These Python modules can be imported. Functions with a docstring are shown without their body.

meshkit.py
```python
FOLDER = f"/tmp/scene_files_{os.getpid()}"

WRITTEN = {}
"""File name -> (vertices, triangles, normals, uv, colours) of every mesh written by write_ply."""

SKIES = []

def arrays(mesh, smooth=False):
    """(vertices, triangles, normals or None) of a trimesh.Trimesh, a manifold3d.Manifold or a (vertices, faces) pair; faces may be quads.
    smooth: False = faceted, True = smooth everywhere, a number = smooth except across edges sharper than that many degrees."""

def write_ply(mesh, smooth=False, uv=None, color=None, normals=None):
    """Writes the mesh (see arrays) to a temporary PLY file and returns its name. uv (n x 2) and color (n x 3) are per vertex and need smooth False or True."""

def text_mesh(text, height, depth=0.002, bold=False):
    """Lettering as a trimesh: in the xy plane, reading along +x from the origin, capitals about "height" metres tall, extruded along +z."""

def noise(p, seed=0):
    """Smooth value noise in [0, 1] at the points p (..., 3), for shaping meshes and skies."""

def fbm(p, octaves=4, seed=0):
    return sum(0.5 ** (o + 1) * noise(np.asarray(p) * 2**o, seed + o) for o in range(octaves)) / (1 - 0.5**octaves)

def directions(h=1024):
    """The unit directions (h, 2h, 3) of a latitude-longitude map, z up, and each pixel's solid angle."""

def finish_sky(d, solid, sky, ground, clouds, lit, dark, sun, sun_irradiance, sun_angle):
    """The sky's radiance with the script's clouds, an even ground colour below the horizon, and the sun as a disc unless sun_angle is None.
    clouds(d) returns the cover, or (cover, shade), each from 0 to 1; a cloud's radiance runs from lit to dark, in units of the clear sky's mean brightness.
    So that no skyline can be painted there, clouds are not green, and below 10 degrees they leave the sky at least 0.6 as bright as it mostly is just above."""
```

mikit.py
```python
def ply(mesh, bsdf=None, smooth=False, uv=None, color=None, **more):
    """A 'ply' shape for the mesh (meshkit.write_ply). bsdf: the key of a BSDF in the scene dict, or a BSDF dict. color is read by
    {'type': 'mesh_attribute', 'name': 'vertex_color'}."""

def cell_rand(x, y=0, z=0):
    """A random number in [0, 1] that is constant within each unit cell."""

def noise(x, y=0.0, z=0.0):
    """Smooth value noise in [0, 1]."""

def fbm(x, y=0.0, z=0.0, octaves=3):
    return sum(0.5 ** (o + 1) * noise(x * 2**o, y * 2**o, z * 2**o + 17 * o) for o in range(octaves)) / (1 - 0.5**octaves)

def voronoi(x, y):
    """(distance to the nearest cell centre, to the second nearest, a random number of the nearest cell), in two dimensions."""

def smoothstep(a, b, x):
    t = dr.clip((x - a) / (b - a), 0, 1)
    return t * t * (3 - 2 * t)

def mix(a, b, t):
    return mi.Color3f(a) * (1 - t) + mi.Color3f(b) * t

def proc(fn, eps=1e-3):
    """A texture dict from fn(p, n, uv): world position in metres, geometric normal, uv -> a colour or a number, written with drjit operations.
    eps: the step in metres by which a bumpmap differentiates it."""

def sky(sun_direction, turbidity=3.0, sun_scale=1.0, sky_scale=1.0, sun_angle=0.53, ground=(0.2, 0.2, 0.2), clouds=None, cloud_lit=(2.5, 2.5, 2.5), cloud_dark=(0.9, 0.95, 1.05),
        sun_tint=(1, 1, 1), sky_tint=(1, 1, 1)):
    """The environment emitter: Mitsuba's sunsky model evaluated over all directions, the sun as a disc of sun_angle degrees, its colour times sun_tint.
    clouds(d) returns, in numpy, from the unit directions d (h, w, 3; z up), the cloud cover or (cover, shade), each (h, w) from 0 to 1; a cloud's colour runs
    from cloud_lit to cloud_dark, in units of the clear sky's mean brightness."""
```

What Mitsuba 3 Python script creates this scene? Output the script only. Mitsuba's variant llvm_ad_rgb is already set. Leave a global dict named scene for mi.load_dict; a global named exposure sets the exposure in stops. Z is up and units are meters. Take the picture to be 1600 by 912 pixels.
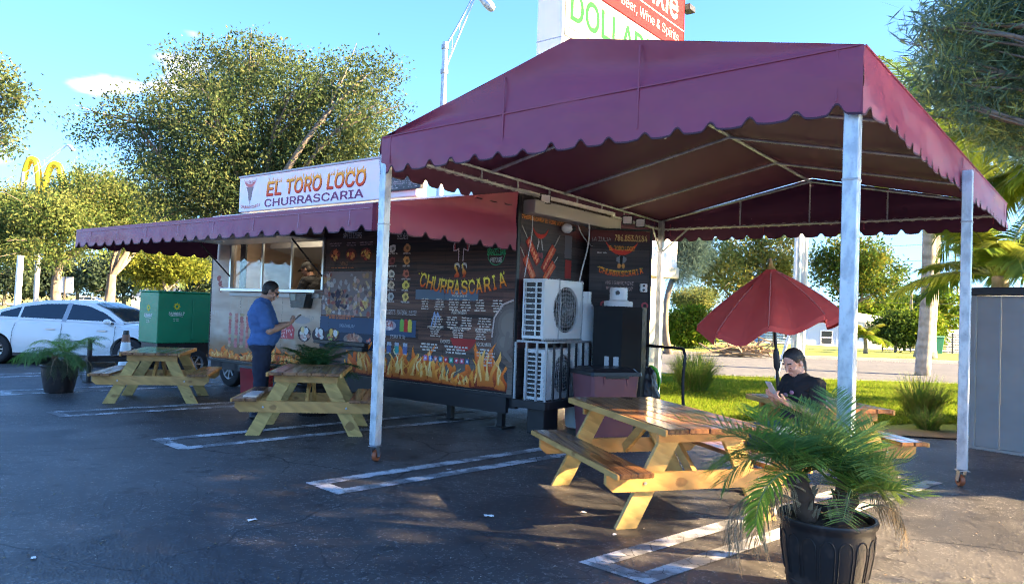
import math, random
import numpy as np, trimesh, mitsuba as mi, drjit as dr, mikit, meshkit
from shapely.geometry import Polygon, Point, box as sbox, LineString
from shapely.ops import unary_union
import manifold3d as m3

T4 = mi.ScalarTransform4f
scene, labels = {}, {}
# ------------------------------------------------------------------ camera, sky, exposure
PITCH, ROLL, EYE = .025, .035, 1.55
FOV = 2 * math.degrees(math.atan(800 / 1150))
_up = [-math.sin(ROLL), -math.cos(ROLL) * math.sin(PITCH), math.cos(ROLL) * math.cos(PITCH)]
scene['camera'] = {'type': 'perspective', 'fov': FOV, 'fov_axis': 'x', 'near_clip': .05, 'far_clip': 3000.,
    'to_world': T4().look_at(origin=[0, 0, EYE], target=[0, math.cos(PITCH), EYE + math.sin(PITCH)], up=_up)}
exposure = 4.0
SUN_AZ, SUN_EL = -10.0, 27.0
_a, _e = math.radians(SUN_AZ), math.radians(SUN_EL)
SUN = [math.cos(_a) * math.cos(_e), math.sin(_a) * math.cos(_e), math.sin(_e)]


def clouds(d):
    az = np.degrees(np.arctan2(d[..., 0], d[..., 1]))
    el = np.degrees(np.arcsin(np.clip(d[..., 2], -1, 1)))
    p = np.stack([d[..., 0] * 26, d[..., 1] * 26, d[..., 2] * 60], -1)
    n = meshkit.fbm(p, 5, 3)
    cov = np.zeros(az.shape)
    for (a, e, wa, we, k) in ((-29.0, 14.0, 2.2, .7, 1.), (-25.0, 15.4, 1.9, 1.6, 1.), (-24.2, 18.3, .7, .35, .5), (-38, 9, 4, 1.2, .6), (150, 22, 16, 4, .8), (80, 38, 14, 5, .5), (-120, 17, 18, 3, .8), (200, 40, 15, 6, .6)):
        g = 1 - np.sqrt(((az - a + 180) % 360 - 180) ** 2 / wa ** 2 + (el - e) ** 2 / we ** 2)
        cov = np.maximum(cov, k * np.clip((g + (n - .5) * 2.2) * 1.7, 0, 1))
    return cov * .85, .35 * np.ones(az.shape)


scene['sky'] = mikit.sky(SUN, turbidity=3, sun_scale=1.9, sky_tint=(.53, .765, 1.10), sun_tint=(1.0, .93, .80), clouds=clouds, cloud_lit=(2.2, 2.1, 2.15), cloud_dark=(1.2, 1.25, 1.4))

# ------------------------------------------------------------------ helpers
rnd = random.Random(7)
rng = np.random.default_rng(7)
V = lambda *a: np.array(a, float)


def mat(name, rgb=None, rough=.6, metal=0., spec=.5, **kw):
    b = {'type': 'principled', 'roughness': rough, 'metallic': metal, 'specular': spec, **kw}
    b['base_color'] = rgb if isinstance(rgb, dict) else {'type': 'rgb', 'value': list(rgb)}
    scene[name] = {'type': 'twosided', 'b': b}
    return name


def lab(key, label=None, cat=None, group=None, kind=None):
    d = labels.setdefault(key, {})
    for k, v in (('label', label), ('category', cat), ('group', group), ('kind', kind)):
        if v:
            d[k] = v
    return key


_count, _used = {}, set()


def uniq(name):
    n = _count.get(name, 0)
    _count[name] = n + 1
    k = name if n == 0 else f'{name}_{n:03d}'
    _used.add(k)
    return k


def thing(name, label, cat, group=None):
    return lab(uniq(name), label, cat, group)


def tm(mesh):
    if isinstance(mesh, trimesh.Trimesh):
        return mesh
    if hasattr(mesh, 'to_mesh'):
        m = mesh.to_mesh()
        return trimesh.Trimesh(m.vert_properties[:, :3], m.tri_verts, process=False)
    v, f = np.asarray(mesh[0], float), np.asarray(mesh[1], int)
    if f.shape[1] == 4:
        f = np.vstack([f[:, [0, 1, 2]], f[:, [0, 2, 3]]])
    return trimesh.Trimesh(v, f, process=False)


def join(ms):
    vs, fs, o = [], [], 0
    for m in ms:
        m = tm(m)
        vs.append(np.asarray(m.vertices)); fs.append(np.asarray(m.faces) + o); o += len(m.vertices)
    return trimesh.Trimesh(np.vstack(vs), np.vstack(fs), process=False)


def xf(mesh, M):
    m = tm(mesh)
    return trimesh.Trimesh(np.asarray(m.vertices) @ M[:3, :3].T + M[:3, 3], m.faces, process=False)


def frame(o, yaw=0., pitch=0., roll=0.):
    c, s = math.cos(yaw), math.sin(yaw)
    R = V([c, -s, 0], [s, c, 0], [0, 0, 1]).reshape(3, 3)
    if pitch or roll:
        cp, sp, cr, sr = math.cos(pitch), math.sin(pitch), math.cos(roll), math.sin(roll)
        R = R @ np.array([[1, 0, 0], [0, cp, -sp], [0, sp, cp]]) @ np.array([[cr, 0, sr], [0, 1, 0], [-sr, 0, cr]])
    M = np.eye(4)
    M[:3, :3] = R
    M[:3, 3] = o
    return M


def ap(M, p):
    p = np.asarray(p, float)
    return p @ M[:3, :3].T + M[:3, 3]


def add(parent, name, mesh, material, smooth=False, M=None, label=None, kind=None, color=None, **kw):
    """a part of a thing (or, with parent None, a one-mesh thing or piece of the setting)"""
    key = uniq(name if parent is None else f'{parent}__{name}')
    if M is not None:
        mesh = xf(mesh, M)
    scene[key] = mikit.ply(tm(mesh), material, smooth, color=color, **kw)
    if label or kind:
        lab(key, label, kind=kind)
    return key


BOXF = np.array([[0, 2, 6, 4], [1, 5, 7, 3], [0, 4, 5, 1], [2, 3, 7, 6], [0, 1, 3, 2], [4, 6, 7, 5]])


def box(lo, hi):
    lo, hi = V(*lo), V(*hi)
    v = np.array([[(lo, hi)[i][0], (lo, hi)[j][1], (lo, hi)[k][2]] for i in (0, 1) for j in (0, 1) for k in (0, 1)])
    return tm((v, BOXF))


def hull(pts):
    return tm(m3.Manifold.hull_points(np.asarray(pts, np.float32)))


def cbox(lo, hi, c=.006):
    """box with chamfered edges"""
    lo, hi = V(*lo), V(*hi)
    P = []
    for i in (0, 1):
        for j in (0, 1):
            for k in (0, 1):
                q = V((lo, hi)[i][0], (lo, hi)[j][1], (lo, hi)[k][2])
                s = V(1 - 2 * i, 1 - 2 * j, 1 - 2 * k) * c
                P += [q + s * (0, 1, 1), q + s * (1, 0, 1), q + s * (1, 1, 0)]
    return hull(P)


def bar(p0, p1, w, h, up=(0, 0, 1), c=0):
    """box beam from p0 to p1; w sideways, h along up"""
    p0, p1 = V(*p0), V(*p1)
    d = p1 - p0
    L = np.linalg.norm(d)
    d = d / L
    s = np.cross(up, d); n = np.linalg.norm(s)
    s = s / n if n > 1e-6 else V(1, 0, 0)
    u = np.cross(d, s)
    b = cbox((0, -w / 2, -h / 2), (L, w / 2, h / 2), c) if c else box((0, -w / 2, -h / 2), (L, w / 2, h / 2))
    M = np.eye(4)
    M[:3, 0], M[:3, 1], M[:3, 2], M[:3, 3] = d, s, u, p0
    return xf(b, M)


def tube(pts, r, n=8, cap=True):
    pts = np.asarray(pts, float)
    r = np.broadcast_to(r, len(pts))
    t = np.gradient(pts, axis=0)
    t /= np.linalg.norm(t, axis=1, keepdims=True) + 1e-12
    a = V(0, 0, 1) if abs(t[0][2]) < .9 else V(1, 0, 0)
    x = np.cross(a, t[0]); x /= np.linalg.norm(x)
    ang = np.arange(n) * 2 * np.pi / n
    vs = []
    for i in range(len(pts)):
        x = x - t[i] * (x @ t[i]); x /= np.linalg.norm(x) + 1e-12
        y = np.cross(t[i], x)
        vs.append(pts[i] + r[i] * (np.cos(ang)[:, None] * x + np.sin(ang)[:, None] * y))
    v = np.vstack(vs)
    f = []
    for i in range(len(pts) - 1):
        for j in range(n):
            a0, a1 = i * n + j, i * n + (j + 1) % n
            f += [[a0, a1, a1 + n], [a0, a1 + n, a0 + n]]
    if cap:
        v = np.vstack([v, pts[0], pts[-1]])
        k = len(pts) * n
        for j in range(n):
            f += [[k, (j + 1) % n, j], [k + 1, k - n + j, k - n + (j + 1) % n]]
    return trimesh.Trimesh(v, f, process=False)


def lathe(prof, n=32, flute=None):
    prof = np.asarray(prof, float)
    ang = np.arange(n) * 2 * np.pi / n
    v = np.array([[r * math.cos(a), r * math.sin(a), z] for r, z in prof for a in ang])
    f = []
    for i in range(len(prof) - 1):
        for j in range(n):
            a0, a1 = i * n + j, i * n + (j + 1) % n
            f += [[a0, a1, a1 + n], [a0, a1 + n, a0 + n]]
    return trimesh.Trimesh(v, f, process=False)


def prism(poly, d, origin=(0, 0, 0), x=(1, 0, 0), y=(0, 0, 1)):
    """2-D polygon (shapely or points) extruded by d along cross(x, y), from the plane at origin"""
    poly = poly if hasattr(poly, 'geom_type') else Polygon(poly)
    m = join([trimesh.creation.extrude_polygon(g, d, engine='earcut') for g in getattr(poly, 'geoms', [poly])])
    x, y = V(*x), V(*y)
    M = np.eye(4)
    M[:3, 0], M[:3, 1], M[:3, 2], M[:3, 3] = x, y, np.cross(x, y), V(*origin)
    return xf(m, M)


def cyl(p0, p1, r, n=16, r1=None):
    return tube([p0, p1], [r, r if r1 is None else r1], n)


def ball(c, r, sub=2, scale=(1, 1, 1)):
    m = trimesh.creation.icosphere(sub, 1.0)
    return trimesh.Trimesh(m.vertices * np.asarray(scale) * r + np.asarray(c), m.faces, process=False)


def spline(pts, n=24):
    pts = np.asarray(pts, float)
    from scipy.interpolate import CubicSpline, interp1d
    t = np.r_[0, np.cumsum(np.linalg.norm(np.diff(pts, axis=0), axis=1))]
    k = CubicSpline(t, pts) if len(pts) > 2 else interp1d(t, pts, axis=0)
    return k(np.linspace(0, t[-1], n))


def flat2d(poly):
    """(vertices 2-D, triangles) of a shapely polygon"""
    out = []
    for g in getattr(poly, 'geoms', [poly]):
        if g.geom_type == 'Polygon' and g.area > 1e-7:
            out.append(trimesh.creation.triangulate_polygon(g, engine='earcut'))
    vs, fs, o = [], [], 0
    for v, f in out:
        vs.append(v); fs.append(f + o); o += len(v)
    return (np.vstack(vs), np.vstack(fs)) if vs else (np.zeros((0, 2)), np.zeros((0, 3), int))


_txt = {}


def text2d(s, h, bold=False):
    """flat lettering: (vertices, triangles), capitals h tall, from the origin along +x"""
    k = (s, bold)
    if k not in _txt:
        m = meshkit.text_mesh(s, 1.0, .01, bold)
        nz = m.face_normals[:, 2] > .9
        f = m.faces[nz]
        u, inv = np.unique(f, return_inverse=True)
        _txt[k] = (np.asarray(m.vertices)[u][:, :2], inv.reshape(-1, 3))
    v, f = _txt[k]
    return v * h, f


class Print:
    """flat print on a wall: coloured 2-D shapes in (x, z) of a plane, in thin layers"""

    def __init__(self, o, x, z=(0, 0, 1)):
        self.o, self.x, self.z = V(*o), V(*x), V(*z)
        self.n = np.cross(self.x, self.z)
        self.v, self.f, self.c, self.k = [], [], [], 0

    def tri(self, v, f, color, layer=0):
        if len(f) == 0:
            return
        v = np.asarray(v, float)
        self.v.append(self.o + v[:, :1] * self.x + v[:, 1:2] * self.z + self.n * (.0015 + .0012 * layer))
        self.f.append(np.asarray(f) + self.k)
        c = color(v) if callable(color) else np.tile(V(*color), (len(v), 1))
        self.c.append(c)
        self.k += len(v)

    def poly(self, p, color, layer=0):
        p = p if hasattr(p, 'geom_type') else Polygon(p).buffer(0)
        v, f = flat2d(p)
        self.tri(v, f, color, layer)

    def rect(self, x0, z0, x1, z1, color, layer=0):
        self.tri([[x0, z0], [x1, z0], [x1, z1], [x0, z1]], [[0, 1, 2], [0, 2, 3]], color, layer)

    def disc(self, x, z, rx, rz, color, layer=0, n=20, ang=0., wob=0.):
        t = np.arange(n) * 2 * np.pi / n
        k = 1 + wob * (np.random.default_rng(int(abs(x * 997 + z * 331) * 100) % 99991).random(n) - .5)
        px, pz = rx * k * np.cos(t), rz * k * np.sin(t)
        c, s = math.cos(ang), math.sin(ang)
        v = np.vstack([[[x, z]], np.stack([x + px * c - pz * s, z + px * s + pz * c], 1)])
        self.tri(v, [[0, 1 + i, 1 + (i + 1) % n] for i in range(n)], color, layer)

    def text(self, s, x, z, h, color, layer=1, bold=False, width=None, center=False, shear=0., warp=None):
        v, f = text2d(s, h, bold)
        v = v.copy()
        w = v[:, 0].max() - v[:, 0].min()
        if width:
            v[:, 0] *= width / w; w = width
        v[:, 0] += shear * v[:, 1]
        if center:
            v[:, 0] -= w / 2
        if warp:
            v = warp(v)
        col = color
        if callable(color):
            c0 = color(v); col = lambda _: c0
        self.tri(v + V(x, z), f, col, layer)

    def lines(self, x, z, w, rows, dz, color, layer=1, seed=0, center=True, h=.45):
        """illegible small print: rows of word-long strokes"""
        r = random.Random(seed)
        for i in range(rows):
            ww = w * r.uniform(.6, 1.)
            a = x - ww / 2 if center else x
            e = a + ww
            while a < e - .01:
                l = min(r.uniform(.03, .1), e - a)
                self.rect(a, z - i * dz, a + l, z - i * dz + dz * h, color, layer)
                a += l + .018

    def done(self, parent, name, material='print_ink', label=None):
        m = trimesh.Trimesh(np.vstack(self.v), np.vstack(self.f), process=False)
        n = np.cross(m.vertices[m.faces[:, 1]] - m.vertices[m.faces[:, 0]], m.vertices[m.faces[:, 2]] - m.vertices[m.faces[:, 0]]) @ self.n
        m.faces[n < 0] = m.faces[n < 0][:, ::-1]
        return add(parent, name, m, material, color=np.vstack(self.c), label=label, kind='stuff')


NO, FB, SS = mikit.noise, mikit.fbm, mikit.smoothstep
VC = {'type': 'mesh_attribute', 'name': 'vertex_color'}
# ------------------------------------------------------------------ materials
mat('print_ink', VC, .5, spec=.25)
mat('print_matte', VC, .9, spec=.05)
mat('vc_matte', VC, .85)


def wood_fn(base, dark, freq=1.):
    def fn(p, n, uv):
        g = FB(p.x * 9 * freq + p.z * 21, p.y * 9 * freq + p.z * 13, p.z * 4 + p.x * 3, 3)
        ring = dr.sin((p.x * 38 + p.y * 29 + p.z * 47 + g * 9) * freq) * .5 + .5
        knot = SS(.80, .88, NO(p.x * 7 + 3, p.y * 7, p.z * 9))
        t = dr.clip(g * .7 + ring * .25 + knot * .7 - .15, 0, 1)
        return mikit.mix(base, dark, t)
    return fn


def plank_fn(p, n, uv):
    a, c = p.y * .985 - p.x * .174, p.x * .985 + p.y * .174
    g = FB(c * 55, a * 2.2, p.z * 30, 4)
    r = NO(dr.floor(c * 6.1), 3., dr.floor(a * .4))
    knot = SS(.83, .9, NO(c * 9, a * 4, 2.))
    t = dr.clip(SS(.3, .75, g) * .8 + r * .35 + knot * .8 - .2, 0, 1)
    return mikit.mix((.31, .14, .055), (.085, .032, .014), t)


mat('wood_leg', mikit.proc(wood_fn((.60, .40, .125), (.27, .15, .04))), .55)
mat('wood_beam', mikit.proc(wood_fn((.64, .35, .10), (.31, .14, .035), .8)), .45)
mat('wood_top', mikit.proc(plank_fn), .12, clearcoat=.8, clearcoat_gloss=.93)
mat('galv', mikit.proc(lambda p, n, uv: mikit.mix((.62, .68, .72), (.36, .41, .46), SS(.35, .75, FB(p.x * 23, p.y * 23, p.z * 9, 4)) * .8 + .2 * SS(.7, .8, NO(p.x * 70, p.y * 70, p.z * 70)))), .42, .55)
mat('steel', (.55, .57, .58), .28, .9)
mat('steel_dull', (.42, .43, .44), .5, .6)
mat('black_metal', (.018, .019, .022), .4)
mat('black_plastic', (.02, .021, .024), .35)
mat('rubber', (.02, .02, .021), .8)
mat('white_paint', (.78, .78, .76), .4)
mat('white_gloss', (.8, .8, .79), .2)
mat('cream', (.72, .66, .48), .7)
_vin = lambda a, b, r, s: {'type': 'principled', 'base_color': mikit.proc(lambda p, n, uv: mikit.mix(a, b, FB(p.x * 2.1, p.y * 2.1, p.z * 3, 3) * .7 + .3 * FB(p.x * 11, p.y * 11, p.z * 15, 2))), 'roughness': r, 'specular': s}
scene['vinyl'] = {'type': 'twosided', 'outer_face': _vin((.325, .060, .112), (.255, .046, .086), .42, .40), 'inner_shade': _vin((.088, .026, .072), (.068, .020, .055), .6, .25)}  # same cloth both sides; back coloured darker to stand for the shade beneath
mat('vinyl_in', (.13, .017, .04), .6)
mat('vinyl_trim', (.05, .012, .03), .6)
mat('skin', (.46, .25, .17), .5)
mat('skin_fair', (.62, .36, .26), .5)
mat('skin_dark', (.22, .11, .07), .5)
mat('hair_dark', (.018, .013, .011), .55)
mat('orange_rubber', (.33, .085, .03), .5)
mat('glass_dark', (.01, .016, .02), .06, spec=.8)
mat('soil', mikit.proc(lambda p, n, uv: mikit.mix((.02, .014, .01), (.10, .07, .05), FB(p.x * 60, p.y * 60, p.z * 60, 2))), .95)
mat('bark', mikit.proc(lambda p, n, uv: mikit.mix((.30, .25, .20), (.10, .08, .065), FB(p.x * 9, p.y * 9, p.z * 3, 4))), .9)
mat('palm_bark', mikit.proc(lambda p, n, uv: mikit.mix((.42, .38, .33), (.20, .17, .14), SS(.2, .9, FB(p.x * 6, p.y * 6, p.z * 5, 3) * .85 + .15 * (dr.sin(p.z * 30) * .5 + .5)))), .9)
mat('brown_fiber', (.12, .07, .045), .9)
for nm, dt in (('leaf', .9), ('blade', .8)):
    scene[nm] = {'type': 'principledthin', 'base_color': VC, 'roughness': .45, 'spec_trans': 0., 'diff_trans': dt, 'eta': 1.35}
scene['pane'] = {'type': 'thindielectric', 'int_ior': 1.5}
# ------------------------------------------------------------------ the setting: ground, lot, lawn, road
def asphalt(p, n, uv):
    big = FB(p.x * .8 + 3, p.y * 1.1, .3, 4)
    mid = FB(p.x * 5, p.y * 5, 1.7, 3)
    agg = NO(p.x * 95, p.y * 95, 2.) * .55 + NO(p.x * 41, p.y * 41, 5.) * .45
    c = mikit.mix((.030, .029, .030), (.095, .09, .085), dr.clip(SS(.3, .72, big) * .6 + mid * .45, 0, 1))
    c = mikit.mix(c, (.19, .18, .17), SS(.60, .80, agg) * (.28 + .4 * SS(.35, .7, mid)))
    c = mikit.mix(c, (.02, .02, .022), SS(.56, .68, FB(p.x * .9 + 20, p.y * .9 + 7, 4., 3)) * .6)
    c = mikit.mix(c, (.012, .012, .013), SS(.72, .86, FB(p.x * 6.3 + 4, p.y * 6.3, 9., 2)) * .5)
    wx, wy = p.x + .35 * FB(p.x * 1.7, p.y * 1.7, 3., 3), p.y + .35 * FB(p.x * 1.7 + 9, p.y * 1.7, 8., 3)
    a, b, r = mikit.voronoi(wx * .33 + .2, wy * .33 + .4)
    crack = (1 - SS(.0, .011, b - a)) * SS(.25, .45, NO(p.x * .8, p.y * .8, 6.))
    a2, b2, r2 = mikit.voronoi(wx * 2.2, wy * 2.2)
    crack2 = (1 - SS(.0, .03, b2 - a2)) * SS(.62, .7, FB(p.x * .45 + 5, p.y * .45, 2., 2)) * .7
    return mikit.mix(c, (.012, .012, .013), dr.maximum(crack, crack2) * .85)


def asphalt_bump(p, n, uv):
    return NO(p.x * 95, p.y * 95, 2.) + .6 * NO(p.x * 41, p.y * 41, 5.) + 1.5 * NO(p.x * 14, p.y * 14, 1.)


scene['asphalt'] = {'type': 'bumpmap', 'scale': .0045, 'tex': mikit.proc(asphalt_bump, 4e-3), 'b': {'type': 'principled', 'base_color': mikit.proc(asphalt), 'roughness': .47, 'specular': .6}}
mat('road_asphalt', mikit.proc(lambda p, n, uv: mikit.mix((.080, .083, .090), (.115, .117, .122), FB(p.x * .6, p.y * 2.5, 1., 4))), .8)
mat('concrete', mikit.proc(lambda p, n, uv: mikit.mix((.30, .29, .27), (.42, .41, .38), FB(p.x * 3, p.y * 3, p.z * 3, 4))), .85)
mat('earth', mikit.proc(lambda p, n, uv: mikit.mix((.10, .12, .035), (.16, .14, .07), FB(p.x * .5, p.y * .5, 1., 4))), .95)
mat('lawn_soil', mikit.proc(lambda p, n, uv: mikit.mix(mikit.mix((0.106, 0.158, 0.017), (0.145, 0.185, 0.026), FB(p.x * 4, p.y * 4, 1., 4)), (.16, .115, .075), (1 - SS(-.1, .55, p.y - 10.9 + .12 * (p.x - 4.) + .9 * (FB(p.x * 1.3, p.y * 1.3, 2., 3) - .5))) * .9)), .95)


def paint_fn(p, n, uv):
    a2, b2, r2 = mikit.voronoi(p.x * 9, p.y * 9)
    wear = SS(.34, .60, FB(p.x * 7, p.y * 7, 3., 4)) * .75 + (1 - SS(.0, .07, b2 - a2)) * .6
    wear = dr.maximum(wear, SS(.55, .75, FB(p.x * 1.1, p.y * 1.1, 5., 2)) * .55)
    return mikit.mix((.46, .46, .46), (.06, .06, .06), dr.clip(wear, 0, 1))


mat('line_paint', mikit.proc(paint_fn), .7)


def sheet(poly, z, name, material, kind='structure', cell=None):
    v, f = flat2d(Polygon(poly))
    m = trimesh.Trimesh(np.c_[v, np.full(len(v), z)], f, process=False)
    if m.face_normals[0][2] < 0:
        m.invert()
    return add(None, name, m, material, kind=kind)


sheet([(-1500, -600), (1500, -600), (1500, 2000), (-1500, 2000)], -1.7, 'ground', 'earth')
sheet([(-95, -30), (40, -30), (40, 19.6), (-1.1, 19.6), (-1.1, 63), (-95, 63)], 0, 'parking_lot', 'asphalt')
LAWN = [(2.05, 11.2), (3.2, 10.75), (5.2, 10.2), (7.2, 9.95), (9.5, 10.3), (30, 10.8), (30, 19.4), (2.05, 19.4)]
sheet(LAWN, .02, 'lawn', 'lawn_soil')
sheet([(-1.2, 19.5), (170, 19.5), (170, 30), (-1.2, 30)], .012, 'road', 'road_asphalt')
mat('verge_grass', mikit.proc(lambda p, n, uv: mikit.mix((0.132, 0.178, 0.030), (0.211, 0.218, 0.053), FB(p.x * 1.5, p.y * 3, 1., 4))), .95)
for i, (x0, x1, y, w) in enumerate([(-1.2, 170, 30, .16), (-1.2, 60, 19.42, .14)]):
    add(None, 'kerb', box((x0, y, -.02), (x1, y + w, .13 if i == 0 else .04)), 'concrete', kind='structure')
ZG = lambda y: .11 - (y - 30.16) * .0205
for nm_, m_, x0, x1, y0, y1, dz in (('verge', 'verge_grass', -1.2, 170, 30.16, 110, 0.), ('driveway', 'concrete', 27, 36.5, 52, 70, .02)):
    q_ = tm(([(x0, y0, ZG(y0) + dz), (x1, y0, ZG(y0) + dz), (x1, y1, ZG(y1) + dz), (x0, y1, ZG(y1) + dz)], [[0, 1, 2, 3]]))
    add(None, nm_, q_, m_, kind='structure')
sheet([(-95, 63.2), (-1.5, 63.2), (-1.5, 86), (-95, 86)], .1, 'verge', 'verge_grass')
add(None, 'kerb', box((-95, 63, -.02), (-1.5, 63.2, .13)), 'concrete', kind='structure')
sheet([(-150, 86), (-1.5, 86), (-1.5, 110), (-150, 110)], .02, 'road', 'road_asphalt')


def hairpin(p, q, ang, ln):
    """a double stall line closed at its near end; p, q: the outer corners of the near end"""
    d = V(math.cos(ang), math.sin(ang))
    p, q = V(*p), V(*q)
    s = (q - p) / np.linalg.norm(q - p)
    w = .145
    for quad in ([p, p + d * ln, p + d * ln + s * w, p + s * w], [q - s * w, q - s * w + d * ln, q + d * ln, q], [p + s * (w + .004), p + s * (w + .004) + d * w, q - s * (w + .004) + d * w, q - s * (w + .004)]):
        Q = np.array(quad)
        m = trimesh.Trimesh(np.c_[Q, np.full(4, .004)], [[0, 1, 2], [0, 2, 3]], process=False)
        if m.face_normals[0][2] < 0:
            m.invert()
        add('parking_lot', 'line', m, 'line_paint')


A44 = math.radians(44)
for p, q, a in (((-8.04, 11.69), (-7.64, 11.11), A44), ((-6.08, 9.72), (-5.66, 9.36), math.radians(41)), ((-3.91, 8.11), (-3.35, 7.59), A44), ((-1.73, 6.40), (-1.36, 6.04), A44), ((.47, 4.62), (.84, 4.28), math.radians(41)), ((2.75, 2.9), (3.12, 2.55), A44), ((-10.3, 13.4), (-9.9, 12.9), A44)):
    hairpin(p, q, a, 4.6)


# grit, leaf bits and pale chips lying loose on the lot
_r = np.random.default_rng(40)
_n = 5200
_y = 2.6 + 11 * _r.random(_n) ** 1.6
_x = _y * (_r.random(_n) * 1.5 - .78)
_ok = (_y < 10) | (_x < 1.5)
_x, _y = _x[_ok], _y[_ok]
_n = len(_x)
_a, _s = _r.random(_n) * 6.28, .003 + .011 * _r.random(_n) ** 3
_c = np.array([(.30, .28, .25), (.20, .13, .07), (.12, .08, .05), (.36, .33, .28), (.16, .15, .07)])[_r.integers(0, 5, _n)]
_v = np.stack([np.stack([_x + _s * np.cos(_a + k * 1.57) * (1, .45)[k % 2], _y + _s * np.sin(_a + k * 1.57) * (1, .45)[k % 2], .0055 + _s * .35 * (k % 2)], 1) for k in range(4)], 1).reshape(-1, 3)
_i = np.arange(_n)[:, None] * 4
add(None, 'loose_grit', trimesh.Trimesh(_v, np.concatenate([_i + np.array([[0, 1, 2]]), _i + np.array([[0, 2, 3]])]), process=False), 'vc_matte', color=np.repeat(_c, 4, 0), kind='stuff')
lab('loose_grit', 'fine grit and leaf bits scattered over the asphalt lot', 'grit', kind='stuff')


# grass blades
def blades(n, inside, h, w, cols, lean=.5, z=.02, seed=1):
    r = np.random.default_rng(seed)
    P = inside(n, r)
    n = len(P)
    a = r.random(n) * 2 * np.pi
    hh = h * (.5 + .8 * r.random(n))
    d = np.stack([np.cos(a), np.sin(a)], 1) * (w / 2)
    l = (r.random((n, 2)) - .5) * lean * hh[:, None] * 2
    v = np.empty((n, 3, 3))
    v[:, 0, :2], v[:, 1, :2], v[:, 2, :2] = P - d, P + d, P + l
    v[:, 0, 2] = v[:, 1, 2] = z
    v[:, 2, 2] = z + hh
    cols = np.asarray(cols)
    c = cols[r.integers(0, len(cols), n)] * (.8 + .4 * r.random((n, 1)))
    c = np.repeat(c[:, None], 3, 1).reshape(-1, 3)
    return trimesh.Trimesh(v.reshape(-1, 3), np.arange(3 * n).reshape(-1, 3), process=False), c


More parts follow.
